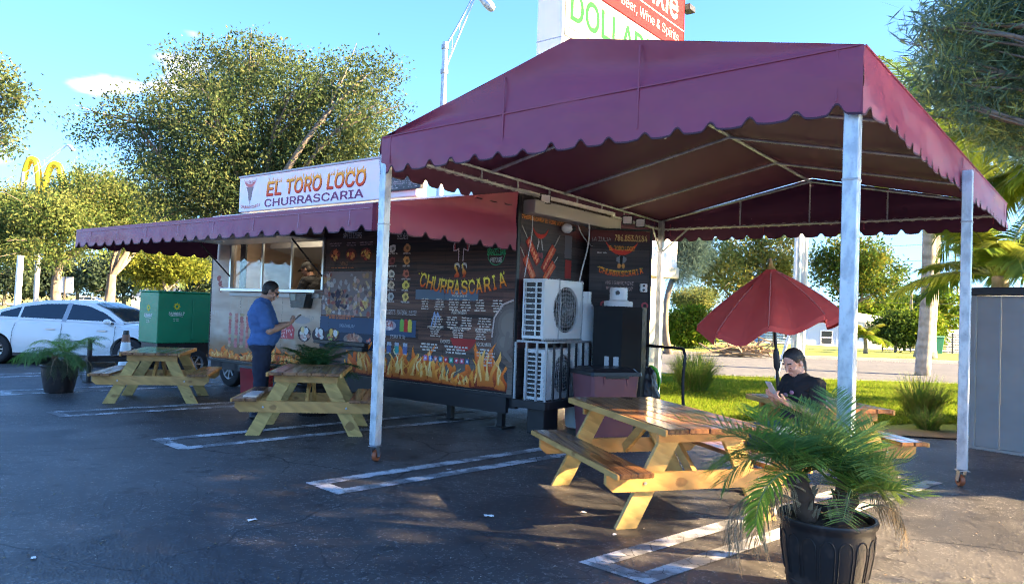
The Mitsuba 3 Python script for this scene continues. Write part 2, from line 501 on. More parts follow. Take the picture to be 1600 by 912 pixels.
def in_poly(poly, dens_y=None):
    P = Polygon(poly)
    x0, y0, x1, y1 = P.bounds
    import shapely
    def f(n, r):
        y = y0 + (y1 - y0) * r.random(n) ** 1.35
        q = np.stack([x0 + (min(x1, 17) - x0) * r.random(n), y], 1)
        q = q[np.abs(q[:, 0]) < .78 * q[:, 1]]
        return q[shapely.contains_xy(P, q[:, 0], q[:, 1])]
    return f


gm, gc = blades(150000, in_poly([(2.3, 11.5), (3.3, 11.1), (5.4, 11.0), (6.3, 11.4), (9, 11.8), (30, 11.5), (30, 19.3), (2.3, 19.3)]), .075, .014, [(0.158, 0.238, 0.020), (0.132, 0.218, 0.018), (0.198, 0.264, 0.026), (0.224, 0.251, 0.046)])
add(None, 'grass', gm, 'leaf', color=gc, kind='stuff')
lab('grass', 'short bright green lawn grass between the lot and the street', 'grass', kind='stuff')
# ------------------------------------------------------------------ the canopy tent
def scallop(u, L, period=.285, h=.055, hw=.055):
    """height of the hem above its lowest line at distance u along a valance of length L"""
    k = round(L / period)
    x = (u / L * k) % 1.
    j = np.floor(u / L * k)
    r1, r2 = np.sin(j * 12.9898 + L * 7) * 43758.5453 % 1, np.sin(j * 78.233 + L * 3) * 12543.853 % 1
    d = np.abs(x - .5 + (r2 - .5) * .14) * L / k
    return np.where(d < hw, h * (.72 + .5 * r1) * np.cos(d / hw * np.pi / 2) ** 1.3, 0) - .005 * np.cos(x * np.pi * 2)


def cloth(p0, p1, top, zb, rows=14, out=None, seed=0, wrinkle=.012, crease=None, flare=.02):
    """hanging cloth from p0 to p1 (2-D): top(u01) is its upper edge, the hem is scalloped above zb(u01)"""
    p0, p1 = V(*p0), V(*p1)
    L = np.linalg.norm(p1 - p0)
    n = int(L / .0178)
    u = np.linspace(0, 1, n)
    hem = zb(u) + scallop(u * L, L)
    nrm = V((p1 - p0)[1], -(p1 - p0)[0]) / L if out is None else V(*out)
    tp = top(u)
    t = np.linspace(0, 1, rows)
    vs = []
    for k in t:
        z = hem + (tp - hem) * k
        q = np.stack([u * L * 1.3, z * 3.1 + u * L * .5, np.full(n, seed)], 1)
        w = (meshkit.fbm(q, 3, seed) - .5) * 2 * wrinkle
        c = crease(u) if crease else tp
        dz = np.clip((c - z) / np.maximum(c - zb(u), .05), 0, 1)
        win = np.clip(np.minimum(u, 1 - u) * L / .22, 0, 1)
        fold = .016 * np.sin(u * L * 1.9 + z * 7 + seed) * np.sin(z * 5 - u * L * .8)
        off = w * np.minimum(1, 8 * np.abs(z - c)) + (flare * dz + .003 * np.sin(u * L * 22) * dz ** 2 + fold * dz) * win
        up = z > c
        off = np.where(up, w * .5 - (.03 + .02 * np.sin(u * L * 2.3 + z * 6)) * np.sin(np.clip((z - c) / np.maximum(tp - c, .05), 0, 1) * np.pi), off)
        xy = p0 + (p1 - p0) * u[:, None] + nrm * off[:, None]
        vs.append(np.c_[xy, z])
    v = np.vstack(vs)
    f = []
    for i in range(rows - 1):
        a = np.arange(n - 1) + i * n
        f.append(np.stack([a, a + 1, a + 1 + n, a + n], 1))
    hemline = vs[0]
    return tm((v, np.vstack(f))), hemline


def hemtrim(h, nrm, w=.011):
    """the dark binding along a hem"""
    nrm = V(nrm[0], nrm[1], 0)
    n = len(h)
    parts = []
    for s in (1, -1):
        o = nrm * .003 * s
        parts.append(tm((np.vstack([h + o - (0, 0, .003), h + o + (0, 0, w)]), np.stack([np.arange(n - 1), np.arange(1, n), np.arange(1, n) + n, np.arange(n - 1) + n], 1))))
    return join(parts)


A_, B_, E_, D_ = V(-1.36, 7.35), V(2.165, 4.60), V(6.72, 10.02), V(2.62, 13.12)
BUP = .068                                        # the near corner sits a little high
ZB, ZE, ZF, ZK = 2.87, 3.235, 3.79, 3.80
tent = thing('canopy_tent', 'large burgundy gable canopy with scalloped valances standing on galvanized square posts', 'canopy')


def roofgrid(a, b, c, d, nu=40, nv=24, sag=.03, ribs=3):
    u, v = np.meshgrid(np.linspace(0, 1, nu), np.linspace(0, 1, nv))
    u, v = u[..., None], v[..., None]
    P = a * (1 - u) * (1 - v) + b * u * (1 - v) + c * u * v + d * (1 - u) * v
    P[..., 2] -= (sag * np.abs(np.sin(u * np.pi * ribs)) * np.sin(v * np.pi))[..., 0]
    i = np.arange(nu * nv).reshape(nv, nu)
    f = np.stack([i[:-1, :-1].ravel(), i[:-1, 1:].ravel(), i[1:, 1:].ravel(), i[1:, :-1].ravel()], 1)
    return tm((P.reshape(-1, 3), f))


z3 = lambda p, z: V(p[0], p[1], z)
AF, AK = z3((A_ + B_) / 2, ZF), z3((D_ + E_) / 2, ZK)
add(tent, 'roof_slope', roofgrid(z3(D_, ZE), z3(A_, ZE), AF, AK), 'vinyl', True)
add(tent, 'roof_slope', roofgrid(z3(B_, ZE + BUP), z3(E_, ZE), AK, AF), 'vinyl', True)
gab = lambda u: ZE + (ZF - ZE) * (1 - np.abs(2 * u - 1))
gabA = lambda u: gab(u) + BUP * np.clip(2 * u - 1, 0, 1)
eaveA = lambda u: ZE + BUP * u
eaveB = lambda u: ZE + BUP * (1 - u)
eave = lambda u: np.full_like(u, ZE)
hemz = lambda u: np.full_like(u, ZB)
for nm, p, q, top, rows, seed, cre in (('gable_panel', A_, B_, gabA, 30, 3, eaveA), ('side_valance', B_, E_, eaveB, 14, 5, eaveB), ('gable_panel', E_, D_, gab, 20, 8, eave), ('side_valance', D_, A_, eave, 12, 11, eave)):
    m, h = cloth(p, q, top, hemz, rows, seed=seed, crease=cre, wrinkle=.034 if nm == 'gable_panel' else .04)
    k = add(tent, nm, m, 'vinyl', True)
    nn = V((q - p)[1], -(q - p)[0]) / np.linalg.norm(q - p)
    add(k, 'binding', hemtrim(h, nn), 'vinyl_trim')
    # the welded seam along the frame bar and the upright seams
    d = (q - p) / np.linalg.norm(q - p)
    L = np.linalg.norm(q - p)
    o = z3(nn * .006, 0)
    add(k, 'seam', bar(z3(p + d * .02, cre(np.zeros(1))[0]) + o, z3(q - d * .02, cre(np.ones(1))[0]) + o, .008, .010), 'vinyl')
    for t in ((.965, .645, .35, .03) if nm == 'gable_panel' else (.04, .5, .96)):
        zz = top(np.array([t]))[0] - .04
        add(k, 'seam', bar(z3(p + d * L * t + nn * .012, ZB + .09), z3(p + d * L * t + nn * .004, zz), .014, .005, up=z3(nn, 0)), 'vinyl')
# frame
ctr = (A_ + B_ + E_ + D_) / 4
ins = lambda p, k=.07: p + (ctr - p) / np.linalg.norm(ctr - p) * k * 1.4
a, b, e_, d_ = (ins(p) for p in (A_, B_, E_, D_))
ZR, ZL = ZE - .035, ZE - .165
fm, bm = (a + b) / 2, (e_ + d_) / 2


def rod(p, q, r=.017, name='rail', par=tent):
    add(par, name, cyl(p, q, r, 10), 'galv', 40)


for p, q, nv_ in ((a, d_, 9), (b, e_, 7), (d_, e_, 0), (a, b, 0)):
    rod(z3(p, ZL), z3(q, ZL))
    if nv_:
        rod(z3(p, ZR), z3(q, ZR))
        for i in range(1, nv_):
            c = p + (q - p) * i / nv_
            rod(z3(c, ZL + .017), z3(c, ZR - .017), .012, 'spacer')
for m_, p, q in ((fm, a, b), (bm, d_, e_)):
    top = z3(m_, ZF - .06)
    rod(z3(p, ZR + .02), top, name='rafter'); rod(z3(q, ZR + .02), top, name='rafter')
    for t in (.28, .5, .72):
        c = p + (q - p) * t
        zt = ZR + .02 + (ZF - .06 - ZR - .02) * (1 - abs(2 * t - 1))
        rod(z3(c, ZL + .017), z3(c, zt - .01), .012, 'spacer')
rod(z3(fm, ZF - .06), z3(bm, ZF - .06), .02, 'ridge_bar')
for t in (.25, .5, .75):
    r_ = z3(fm + (bm - fm) * t, ZF - .08)
    rod(z3(a + (d_ - a) * t, ZR), r_, name='rafter'); rod(z3(b + (e_ - b) * t, ZR), r_, name='rafter')
    if t == .5:
        rod(z3(fm + (bm - fm) * .25, ZF - .45), z3(fm + (bm - fm) * .25, ZF - .09), .012, 'spacer')
# lacing cord wound round the lower rails
for p, q in ((a, d_), (d_, e_), (b, e_)):
    n = int(np.linalg.norm(q - p) / .022)
    t = np.linspace(0, 1, n)
    ph = t * np.linalg.norm(q - p) / .16 * 2 * np.pi
    nn = V((q - p)[1], -(q - p)[0]) / np.linalg.norm(q - p)
    P = np.c_[p + (q - p) * t[:, None] + nn * (.03 * np.cos(ph))[:, None], ZL + .03 * np.sin(ph)]
    add(tent, 'lacing', tube(P, .0035, 4), 'white_paint', True)


def caster(par, x, y, yaw, z1=.165):
    M = frame((x, y, 0), yaw)
    c = add(par, 'caster', join([cbox((-.05, -.05, z1 - .014), (.05, .05, z1 - .004), .002), bar((.0, -.032, z1 - .014), (.028, -.032, .055), .006, .05, (1, 0, 0)), bar((.0, .032, z1 - .014), (.028, .032, .055), .006, .05, (1, 0, 0)), cyl((.028, -.04, .056), (.028, .04, .056), .009, 10)]), 'steel', M=M)
    add(c, 'wheel', xf(lathe([(.012, -.02), (.04, -.02), (.05, -.022), (.0555, -.014), (.0555, .014), (.05, .022), (.04, .02), (.012, .02)], 28), np.array([[1, 0, 0, .028], [0, 0, 1, 0], [0, 1, 0, .056], [0, 0, 0, 1.]])), 'orange_rubber', 40, M=M)
    add(c, 'hub', cyl((.028, -.024, .056), (.028, .024, .056), .024, 14), 'black_metal', M=M)


for i, (p, w, foot) in enumerate(((V(-1.31, 7.37), .088, .165), (V(2.17, 4.74), .094, .165), (V(4.42, 7.17), .09, .165), (V(2.60, 12.98), .09, .165))):
    yaw = math.radians(-38)
    k = add(tent, 'post', cbox((-w / 2, -w / 2, foot), (w / 2, w / 2, ZL if i != 3 else ZR), .005), 'galv', M=frame(z3(p, 0), yaw), label=('galvanized post at the left front corner beside the awning', 'galvanized post at the near corner behind the potted palm', 'galvanized post in the middle of the right side', 'galvanized post at the far left corner')[i])
    caster(k, p[0], p[1], yaw + (1.9, 2.6, 2.2, .4)[i], foot)
    add(k, 'post_joint', cbox((-w / 2 - .004, -w / 2 - .004, 2.36 + .1 * i), (w / 2 + .004, w / 2 + .004, 2.375 + .1 * i), .001), 'steel_dull', M=frame(z3(p, 0), yaw))
# knee braces at the far post
dp = V(2.60, 12.98)
for q in (a + (d_ - a) * .94, d_ + (e_ - d_) * .1):
    rod(z3(q, ZL), z3(dp, ZL - .42), .014, 'knee_brace')

# ------------------------------------------------------------------ the trailer's frame of reference and its awning
TR = frame((.05, 9.34, 0), math.radians(-37.5))
TX, TY = TR[:3, 0][:2], TR[:3, 1][:2]
O2 = TR[:2, 3]
tl = lambda x, y: O2 + TX * x + TY * y
awn = thing('awning', 'burgundy scalloped awning along the side of the food trailer', 'awning')
AY, AL, AZ0, AZ1, AZ2 = -2.44, -6.9, 2.305, 2.585, 3.06
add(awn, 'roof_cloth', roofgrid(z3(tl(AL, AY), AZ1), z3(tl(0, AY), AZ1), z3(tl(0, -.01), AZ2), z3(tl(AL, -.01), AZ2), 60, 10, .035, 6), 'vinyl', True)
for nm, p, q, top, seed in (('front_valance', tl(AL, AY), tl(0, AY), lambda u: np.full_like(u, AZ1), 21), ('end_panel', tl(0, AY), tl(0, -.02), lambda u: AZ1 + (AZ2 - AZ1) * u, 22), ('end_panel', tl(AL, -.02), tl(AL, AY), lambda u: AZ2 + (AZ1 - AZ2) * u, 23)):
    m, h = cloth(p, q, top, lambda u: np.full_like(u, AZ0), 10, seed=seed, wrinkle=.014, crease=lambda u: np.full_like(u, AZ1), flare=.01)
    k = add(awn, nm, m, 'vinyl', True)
    nn = V((q - p)[1], -(q - p)[0]) / np.linalg.norm(q - p)
    add(k, 'binding', hemtrim(h, nn), 'vinyl_trim')
mat('stitch', (.45, .22, .30), .6)
o = z3(-TY * .012, 0)
add(awn, 'stitching', bar(z3(tl(AL + .03, AY), AZ1 - .05) + o, z3(tl(-.03, AY), AZ1 - .05) + o, .004, .006), 'stitch')
for i in range(8):
    x = AL + .55 + i * .86
    add(awn, 'seam', bar(z3(tl(x, AY), AZ0 + .07) + o * 1.8, z3(tl(x, AY), AZ1 - .06) + o, .007, .004, up=z3(-TY, 0)), 'stitch')
for x in (AL + .05, AL / 2, -.05):
    add(awn, 'arm', cyl(z3(tl(x, AY + .03), AZ1 - .03), z3(tl(x, -.05), AZ2 - .04), .016, 8), 'steel_dull')
add(awn, 'front_bar', cyl(z3(tl(AL + .03, AY + .03), AZ1 - .03), z3(tl(-.03, AY + .03), AZ1 - .03), .018, 8), 'steel_dull')
# ------------------------------------------------------------------ the food trailer
def wrap_fn(p, n, uv):
    s = (p.x - .05) * -.7934 + (p.y - 9.34) * .6088          # metres along the long side, away from the near corner
    t = (p.x - .05) * .6088 + (p.y - 9.34) * .7934
    u = s + t * 1.3
    row = dr.floor(p.z * 7.3)
    r1, r2 = mikit.cell_rand(row, dr.floor(u * .55 + mikit.cell_rand(row, 3) * 4), 1), mikit.cell_rand(row, 5, 2)
    streak = FB(u * 1.6, p.z * 55, 3., 3)
    c = mikit.mix((.022, .012, .012), (.23, .105, .07), dr.clip(r1 * .6 + SS(.25, .75, streak) * .55 - .15, 0, 1))
    c = mikit.mix(c, (.10, .02, .03), SS(.55, .8, r2) * .4 * streak)
    c = mikit.mix(c, (.10, .13, .17), SS(.6, .75, NO(u * .7, p.z * 2.3, 4.)) * SS(1.45, 1.6, p.z) * (1 - SS(1.9, 2., p.z)) * .7)
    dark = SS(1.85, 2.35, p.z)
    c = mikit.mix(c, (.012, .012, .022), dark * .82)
    low = (1 - SS(.6, 1.15, p.z)) * (1 - SS(3.2, 3.4, s))
    c = mikit.mix(c, (.21, .175, .14), low * .75 * (1 - SS(2.4, 2.5, t * 1e3 * 0)))
    tan = SS(3.86, 3.88, s)
    tc = mikit.mix((.50, .36, .26), (.74, .62, .50), FB(u * 2.5, p.z * 9, 7., 3))
    tc = mikit.mix(tc, (.16, .13, .10), (1 - SS(.6, 1.3, p.z)) * FB(u * 1.2, p.z * 2, 1., 2))
    tc = mikit.mix(tc, (.34, .15, .055), (1 - SS(.75, 1.35, p.z)) * SS(.35, .6, FB(u * 2.2, p.z * 3, 5., 3)) * .8)
    c = mikit.mix(c, tc, tan)
    groove = 1 - SS(.0, .035, dr.abs(p.z * 7.3 - dr.floor(p.z * 7.3 + .5)))
    return c * (1 - .45 * groove * (1 - tan))


def wrap_end_fn(p, n, uv):
    u = (p.x - .05) * .6088 + (p.y - 9.34) * .7934
    row = dr.floor(p.z * 8.5)
    r1 = mikit.cell_rand(row, dr.floor(u * .9 + mikit.cell_rand(row, 8) * 4), 6)
    streak = FB(u * 1.8, p.z * 60, 3., 3)
    c = mikit.mix((.022, .020, .024), (.085, .07, .07), r1 * .5 + streak * .6)
    c = mikit.mix(c, (.16, .02, .02), SS(.55, .8, NO(u * .5 + 2.2, p.z * 2.6, 9.)) * .65)
    groove = 1 - SS(.0, .04, dr.abs(p.z * 8.5 - dr.floor(p.z * 8.5 + .5)))
    return c * (1 - .5 * groove)


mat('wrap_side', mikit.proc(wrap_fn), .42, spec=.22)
mat('wrap_end', mikit.proc(wrap_end_fn), .42, spec=.22)
mat('interior_steel', (.55, .55, .53), .35, .5)
trl = thing('food_trailer', 'long black food trailer wrapped in printed menus, flames and planks, with a lit serving window', 'food trailer')
ZF0, ZT, WW, LL = .47, 3.05, 2.4, 7.10
S0, S1, W0, W1 = 3.87, 6.44, 1.775, 2.56
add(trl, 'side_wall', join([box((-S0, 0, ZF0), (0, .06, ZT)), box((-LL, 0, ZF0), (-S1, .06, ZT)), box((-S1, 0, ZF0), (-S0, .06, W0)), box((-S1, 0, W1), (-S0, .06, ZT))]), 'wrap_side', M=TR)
add(trl, 'end_wall', box((-.06, .062, ZF0), (-.001, WW - .062, ZT - .002)), 'wrap_end', M=TR)
add(trl, 'end_wall', box((-LL + .001, .062, ZF0), (-LL + .06, WW - .062, ZT - .002)), 'wrap_side', M=TR)
add(trl, 'back_wall', box((-LL, WW - .06, ZF0), (0, WW, ZT)), 'interior_steel', M=TR)
add(trl, 'floor', box((-LL + .062, .062, ZF0 + .002), (-.062, WW - .062, ZF0 + .06)), 'steel_dull', M=TR)
rf = add(trl, 'roof', box((-LL - .02, -.02, ZT + .002), (.02, WW + .02, ZT + .05)), 'white_paint', M=TR)
# corner and bottom trims
for nm, lo, hi in (('corner_trim', (-.012, -.006, ZF0), (.006, .05, ZT)), ('corner_trim', (-LL - .006, -.006, ZF0), (-LL + .025, .05, ZT)), ('bottom_rail', (-LL, -.014, ZF0 - .03), (.004, .07, ZF0 + .012)), ('bottom_rail', (-.066, .07, ZF0 - .03), (.008, WW, ZF0 + .012))):
    add(trl, nm, cbox(lo, hi, .003), 'black_metal', M=TR)
# frame, axles, jacks under the body
fr_ = add(trl, 'chassis', join([box((-LL, .06, .30), (0, .14, .44)), box((-LL, WW - .14, .30), (0, WW - .06, .44))] + [box((-x, .14, .32), (-x + .05, WW - .14, .42)) for x in (.4, 1.4, 2.4, 3.4, 4.4, 5.4, 6.6)] + [box((-3.6, -.005, .24), (-.1, .055, .44))]), 'black_metal', M=TR)
for x in (.35, 1.25, 3.3):
    add(trl, 'jack', join([box((-x - .04, .2, .03), (-x + .04, .28, .32)), box((-x - .12, .1, .0), (-x + .12, .38, .03))]), 'black_metal', M=TR)


def wheel(par, M, R, w, tyre='rubber', rim='steel', spokes=10, name='wheel'):
    """wheel about its local y axis"""
    prof = [(R * .60, -w / 2), (R * .88, -w / 2), (R * .97, -w * .40), (R, -w * .2), (R, w * .2), (R * .97, w * .40), (R * .88, w / 2), (R * .60, w / 2)]
    Y = np.array([[1, 0, 0, 0], [0, 0, 1, 0], [0, -1, 0, 0], [0, 0, 0, 1.]])
    k = add(par, name, xf(lathe(prof, 40), Y), tyre, 35, M=M)
    r = R * .61
    ms = [xf(lathe([(r, -w * .45), (r, w * .45)], 40), Y), xf(lathe([(r, -w * .46), (r * .92, -w * .44), (r * .9, -w * .30)], 40), Y), xf(lathe([(.001, -w * .40), (r * .22, -w * .40), (r * .25, -w * .3)], 20), Y)]
    for i in range(spokes):
        a = i * 2 * math.pi / spokes
        ms.append(bar((math.cos(a) * r * .2, -w * .34, math.sin(a) * r * .2), (math.cos(a) * r * .94, -w * .40, math.sin(a) * r * .94), r * .13, w * .1, up=(0, 1, 0), c=.003))
    add(k, 'rim', join(ms), rim, 35, M=M)
    add(k, 'brake_disc', xf(lathe([(.001, -w * .1), (r * .9, -w * .1)], 24), Y), 'black_metal', M=M)
    return k


for x in (6.52, 5.70):
    for y in (.16, WW - .16):
        wheel(trl, TR @ frame((-x, y, .335), 0 if y < 1 else math.pi), .335, .2, rim='steel_dull', spokes=8)
# serving window
win = add(trl, 'window_frame', join([cbox((-S1 - .045, -.03, W0 - .05), (-S1, .075, W1 + .04), .004), cbox((-S0, -.03, W0 - .05), (-S0 + .045, .075, W1 + .04), .004), cbox((-S1 + .002, -.03, W1), (-S0 - .002, .075, W1 + .045), .004)]), 'steel', M=TR)
add(win, 'sill', cbox((-S1 - .05, -.19, W0 - .062), (-S0 + .05, .09, W0 - .006), .006), 'steel', M=TR)
add(win, 'apron', cbox((-S1 + .03, -.05, W0 - .14), (-S0 - .02, -.002, W0 - .066), .004), 'steel_dull', M=TR)
for x0, x1 in ((-S1 + .01, -5.55), (-5.55, -4.72)):
    add(win, 'mullion', cbox((x1 - .02, .012, W0), (x1 + .02, .05, W1), .003), 'steel', M=TR)
    add(win, 'pane', tm(([(x0, .03, W0), (x1 - .02, .03, W0), (x1 - .02, .03, W1), (x0, .03, W1)], [[0, 1, 2, 3]])), 'pane', M=TR)
add(win, 'mullion', cbox((-S1 + .16, .055, W0), (-S1 + .32, .09, W1), .003), 'black_metal', M=TR)
ht = add(trl, 'hatch', cbox((-S1 - .06, -.92, 2.545), (-S0 + .06, -.065, 2.575), .004), 'interior_steel', M=TR)
add(ht, 'edge_rail', cbox((-S1 - .06, -.945, 2.515), (-S0 + .06, -.922, 2.58), .003), 'steel_dull', M=TR)
for x in (-S1 - .02, -S0 + .02):
    add(ht, 'strut', cyl((x, -.02, 1.98), (x, -.62, 2.53), .014, 8), 'black_metal', M=TR)
# what one sees inside
add(trl, 'counter', join([box((-LL + .1, WW - .75, ZF0 + .07), (-.3, WW - .075, 1.40)), box((-LL + .1, WW - .78, 1.402), (-.3, WW - .07, 1.44))]), 'interior_steel', M=TR)
mat('warm_wall', (.70, .66, .54), .6)
mat('teal_glass', (.10, .17, .18), .15)
fg = add(trl, 'cold_cabinet', cbox((-6.25, WW - .62, 1.45), (-4.75, WW - .08, 2.22), .01), 'warm_wall', M=TR)
for x0, x1 in ((-6.2, -5.85), (-5.72, -5.28), (-5.2, -4.8)):
    add(fg, 'glass_door', cbox((x0, WW - .645, 1.50), (x1, WW - .622, 1.86), .003), 'teal_glass', M=TR)
add(fg, 'divider', cbox((-5.81, WW - .66, 1.47), (-5.76, WW - .624, 2.21), .003), 'white_paint', M=TR)
add(trl, 'hood', tm((np.array([[-6.4, .75, 2.55], [-.6, .75, 2.55], [-.6, WW - .08, 2.25], [-6.4, WW - .08, 2.25], [-6.4, .75, 3.0], [-.6, .75, 3.0], [-.6, WW - .08, 3.0], [-6.4, WW - .08, 3.0]]), [[0, 1, 2, 3], [0, 4, 5, 1], [2, 6, 7, 3], [0, 3, 7, 4], [1, 5, 6, 2]])), 'steel_dull', M=TR)
add(trl, 'shelf', join([box((-4.55, WW - .5, 1.90), (-3.3, WW - .07, 1.93)), box((-4.55, WW - .5, 1.62), (-3.3, WW - .07, 1.65))]), 'black_metal', M=TR)
add(trl, 'paper_stack', join([cbox((-4.4, WW - .42, 1.932), (-4.05, WW - .15, 1.99), .004), cbox((-3.95, WW - .42, 1.652), (-3.6, WW - .15, 1.70), .004)]), 'white_paint', M=TR)
add(trl, 'bottle', lathe([(.001, 1.45), (.05, 1.45), (.05, 1.60), (.018, 1.66), (.018, 1.71), (.001, 1.71)], 14), 'orange_rubber', 40, M=TR @ frame((-4.62, WW - .68, 0)))
lmp = add(trl, 'ceiling_lamp', box((-5.6, .35, 2.985), (-3.6, .5, 3.02)), 'white_paint', M=TR)
key = add(lmp, 'tube', tm(([(-5.58, .37, 2.98), (-3.62, .37, 2.98), (-3.62, .48, 2.98), (-5.58, .48, 2.98)], [[3, 2, 1, 0]])), 'white_paint', M=TR)
scene[key]['emitter'] = {'type': 'area', 'radiance': {'type': 'rgb', 'value': [3.2, 2.7, 1.9]}}
dsp = add(trl, 'dispenser', hull([(x, y, z) for x, z in ((-4.50, 1.70), (-4.05, 1.70), (-4.12, 1.47), (-4.44, 1.47)) for y in (-.16, -.003)]), 'black_plastic', M=TR)
add(dsp, 'dispenser_window', hull([(x, y, z) for x, z in ((-4.46, 1.69), (-4.32, 1.69), (-4.32, 1.59), (-4.44, 1.59)) for y in (-.166, -.158)]), 'teal_glass', M=TR)
add(trl, 'folded_shelf', join([cbox((-3.92, -.09, .93), (-2.72, -.002, .99), .006), cbox((-2.95, -.13, .86), (-2.72, -.003, .93), .006)]), 'black_metal', M=TR)

# ---- print on the long side: x runs towards the near corner, so x = -s
def fire(z0, z1, hot=(.95, .62, .16), mid=(.80, .23, .03), low=(.16, .02, .01)):
    def f(v):
        t = np.clip((v[:, 1] - z0) / (z1 - z0), 0, 1)[:, None]
        return np.where(t < .5, np.array(low) * (1 - 2 * t) + np.array(mid) * 2 * t, np.array(mid) * (2 - 2 * t) + np.array(hot) * (2 * t - 1))
    return f


def tongue(P, x, z0, w, h, seed, layer, col, lean=0.):
    """one flame: a wavy tapering shape with a forked tip"""
    r = np.random.default_rng(seed)
    t = np.linspace(0, 1, 15)
    c = x + lean * h * t ** 1.5 + w * .5 * np.sin(t * r.uniform(3, 6) + r.uniform(0, 6)) * t
    hw = w * .5 * (1 - t) ** .62 * (1 + .4 * np.sin(t * r.uniform(6, 11) + r.uniform(0, 6)))
    z = z0 + h * t
    P.poly(np.r_[np.c_[c - hw, z], np.c_[c + hw, z][::-1]], col, layer)


def wisp(P, x, z0, h, w, seed, layer, col):
    """a thin curling streak of fire"""
    r = np.random.default_rng(seed)
    t = np.linspace(0, 1, 14)
    c = x + .05 * np.sin(t * r.uniform(3, 7) + r.uniform(0, 6)) * (.3 + t) + r.uniform(-.12, .12) * t
    hw = w * np.sin(np.clip(t * .95 + .05, 0, 1) * np.pi) ** .7 * .5 + .001
    z = z0 + h * t
    P.poly(np.r_[np.c_[c - hw, z], np.c_[c + hw, z][::-1]], col, layer)


def flames(P, x0, x1, z0, hs, seed):
    r = random.Random(seed)
    xs = np.linspace(x0, x1, 60)
    top = z0 + .05 + .10 * meshkit.fbm(np.c_[xs * 5, xs * 0 + seed, xs * 0], 3)
    P.tri(np.r_[np.c_[xs, np.full(60, z0)], np.c_[xs, top]], np.r_[[[i, i + 1, i + 61] for i in range(59)], [[i, i + 61, i + 60] for i in range(59)]], (.012, .008, .010), 0)
    x, i = x0, 0
    while x < x1:
        h = hs * (.35 + 1.0 * meshkit.noise(V(x * 2.3, seed, 0)) ** 1.2) * r.uniform(.7, 1.15)
        w = r.uniform(.13, .24)
        tongue(P, x, z0 + .02, w, h, seed * 999 + i, 1, fire(z0, z0 + h, (.95, .25, .035), (.75, .10, .012), (.05, .008, .006)), r.uniform(-.3, .3))
        tongue(P, x + r.uniform(-.04, .04), z0 + h * .10, w * .55, h * r.uniform(.6, .9), seed * 555 + i, 2, fire(z0, z0 + h, (1., .60, .18), (.98, .34, .04), (.45, .06, .012)), r.uniform(-.3, .3))
        if r.random() < .75:
            tongue(P, x + r.uniform(-.05, .05), z0 + h * .22, w * .24, h * r.uniform(.4, .66), seed * 444 + i, 3, fire(z0, z0 + h, (1., .74, .34), (.98, .62, .20), (.8, .28, .04)), r.uniform(-.3, .3))
        if r.random() < .5:
            wisp(P, x + r.uniform(-.09, .09), z0 + h * r.uniform(.25, .45), h * r.uniform(.4, .7), r.uniform(.012, .03), seed * 77 + i * 5, 4, r.choice([(1., .60, .18), (.95, .40, .06), (.98, .72, .34)]))
        x += r.uniform(.055, .12); i += 1


def dish(P, x, z, rx, rz, cols, seed, n=16, layer=1, plate=None):
    r = random.Random(seed)
    if plate:
        P.disc(x, z, rx, rz, plate, layer)
    for i in range(n):
        a, q = r.uniform(0, 6.28), math.sqrt(r.random()) * .72
        P.disc(x + rx * q * math.cos(a), z + rz * q * math.sin(a), rx * r.uniform(.16, .34), rz * r.uniform(.14, .3), r.choice(cols), layer + 1 + i % 3, 9, r.uniform(0, 3), .5)


CREAM, INK = (.72, .60, .50), (.62, .56, .55)
P = Print(TR[:3, 3], TR[:3, 0])
flames(P, -3.18, -.10, .49, .44, 4)
flames(P, -6.98, -4.0, .49, .38, 6)
P.rect(-3.88, 1.12, -1.75, 1.36, (.05, .09, .17), 0)
P.rect(-3.88, .88, -2.5, 1.12, (.025, .04, .075), 0)
# section of plates and meats next to the window
r_ = random.Random(5)
P.rect(-3.86, 1.38, -2.70, 2.06, (.24, .19, .19), 0)
for i in range(150):
    x, z = r_.uniform(-3.83, -2.73), r_.uniform(1.4, 2.03)
    edge = x < -3.6 or x > -3.12 or z < 1.75
    if edge or r_.random() < .3:
        P.disc(x, z, r_.uniform(.02, .06), r_.uniform(.02, .05), r_.choice([(.45, .28, .14), (.55, .50, .48), (.36, .10, .08), (.6, .42, .22), (.18, .12, .12), (.50, .30, .26)]) if edge else (.40, .38, .40), 1 + i % 3, 8, r_.uniform(0, 3), .6)
for i in range(26):
    P.disc(r_.uniform(-3.62, -3.25), r_.uniform(1.5, 1.74), r_.uniform(.03, .06), r_.uniform(.02, .04), r_.choice([(.03, .025, .05), (.05, .04, .08), (.35, .2, .12)]), 4 + i % 2, 8, r_.uniform(0, 3), .5)
for k, x in enumerate((-3.58, -3.2, -2.86)):
    dish(P, x, 2.32, .13, .10, [(.62, .16, .06), (.70, .30, .10), (.45, .06, .04), (.75, .5, .12)][k % 2:], 31 + k, 14, 1, (.12, .02, .02))
    P.lines(x, 2.49, .3, 2, .035, (.30, .20, .22), 1, k)
P.text('APPETIZERS', -3.41, 2.57, .085, (.50, .45, .46), 1, width=.44)
P.text('MENU', -3.44, 2.15, .06, (.5, .22, .1), 1, width=.16)
P.lines(-3.38, 2.11, .8, 1, .03, (.62, .18, .06), 1, 3)
P.lines(-3.40, 1.36, .85, 2, .035, (.55, .18, .08), 5, 9, h=.8)
P.text('PREMIUM', -3.40, 1.20, .05, (.40, .50, .62), 3, width=.34)
dish(P, -2.86, 1.54, .10, .12, [(.75, .50, .16), (.8, .58, .25), (.6, .36, .1)], 71, 12, 4)
dish(P, -3.08, 1.03, .22, .085, [(.42, .16, .10), (.6, .34, .24), (.5, .22, .16), (.2, .06, .04)], 41, 18, 1, (.30, .22, .2))
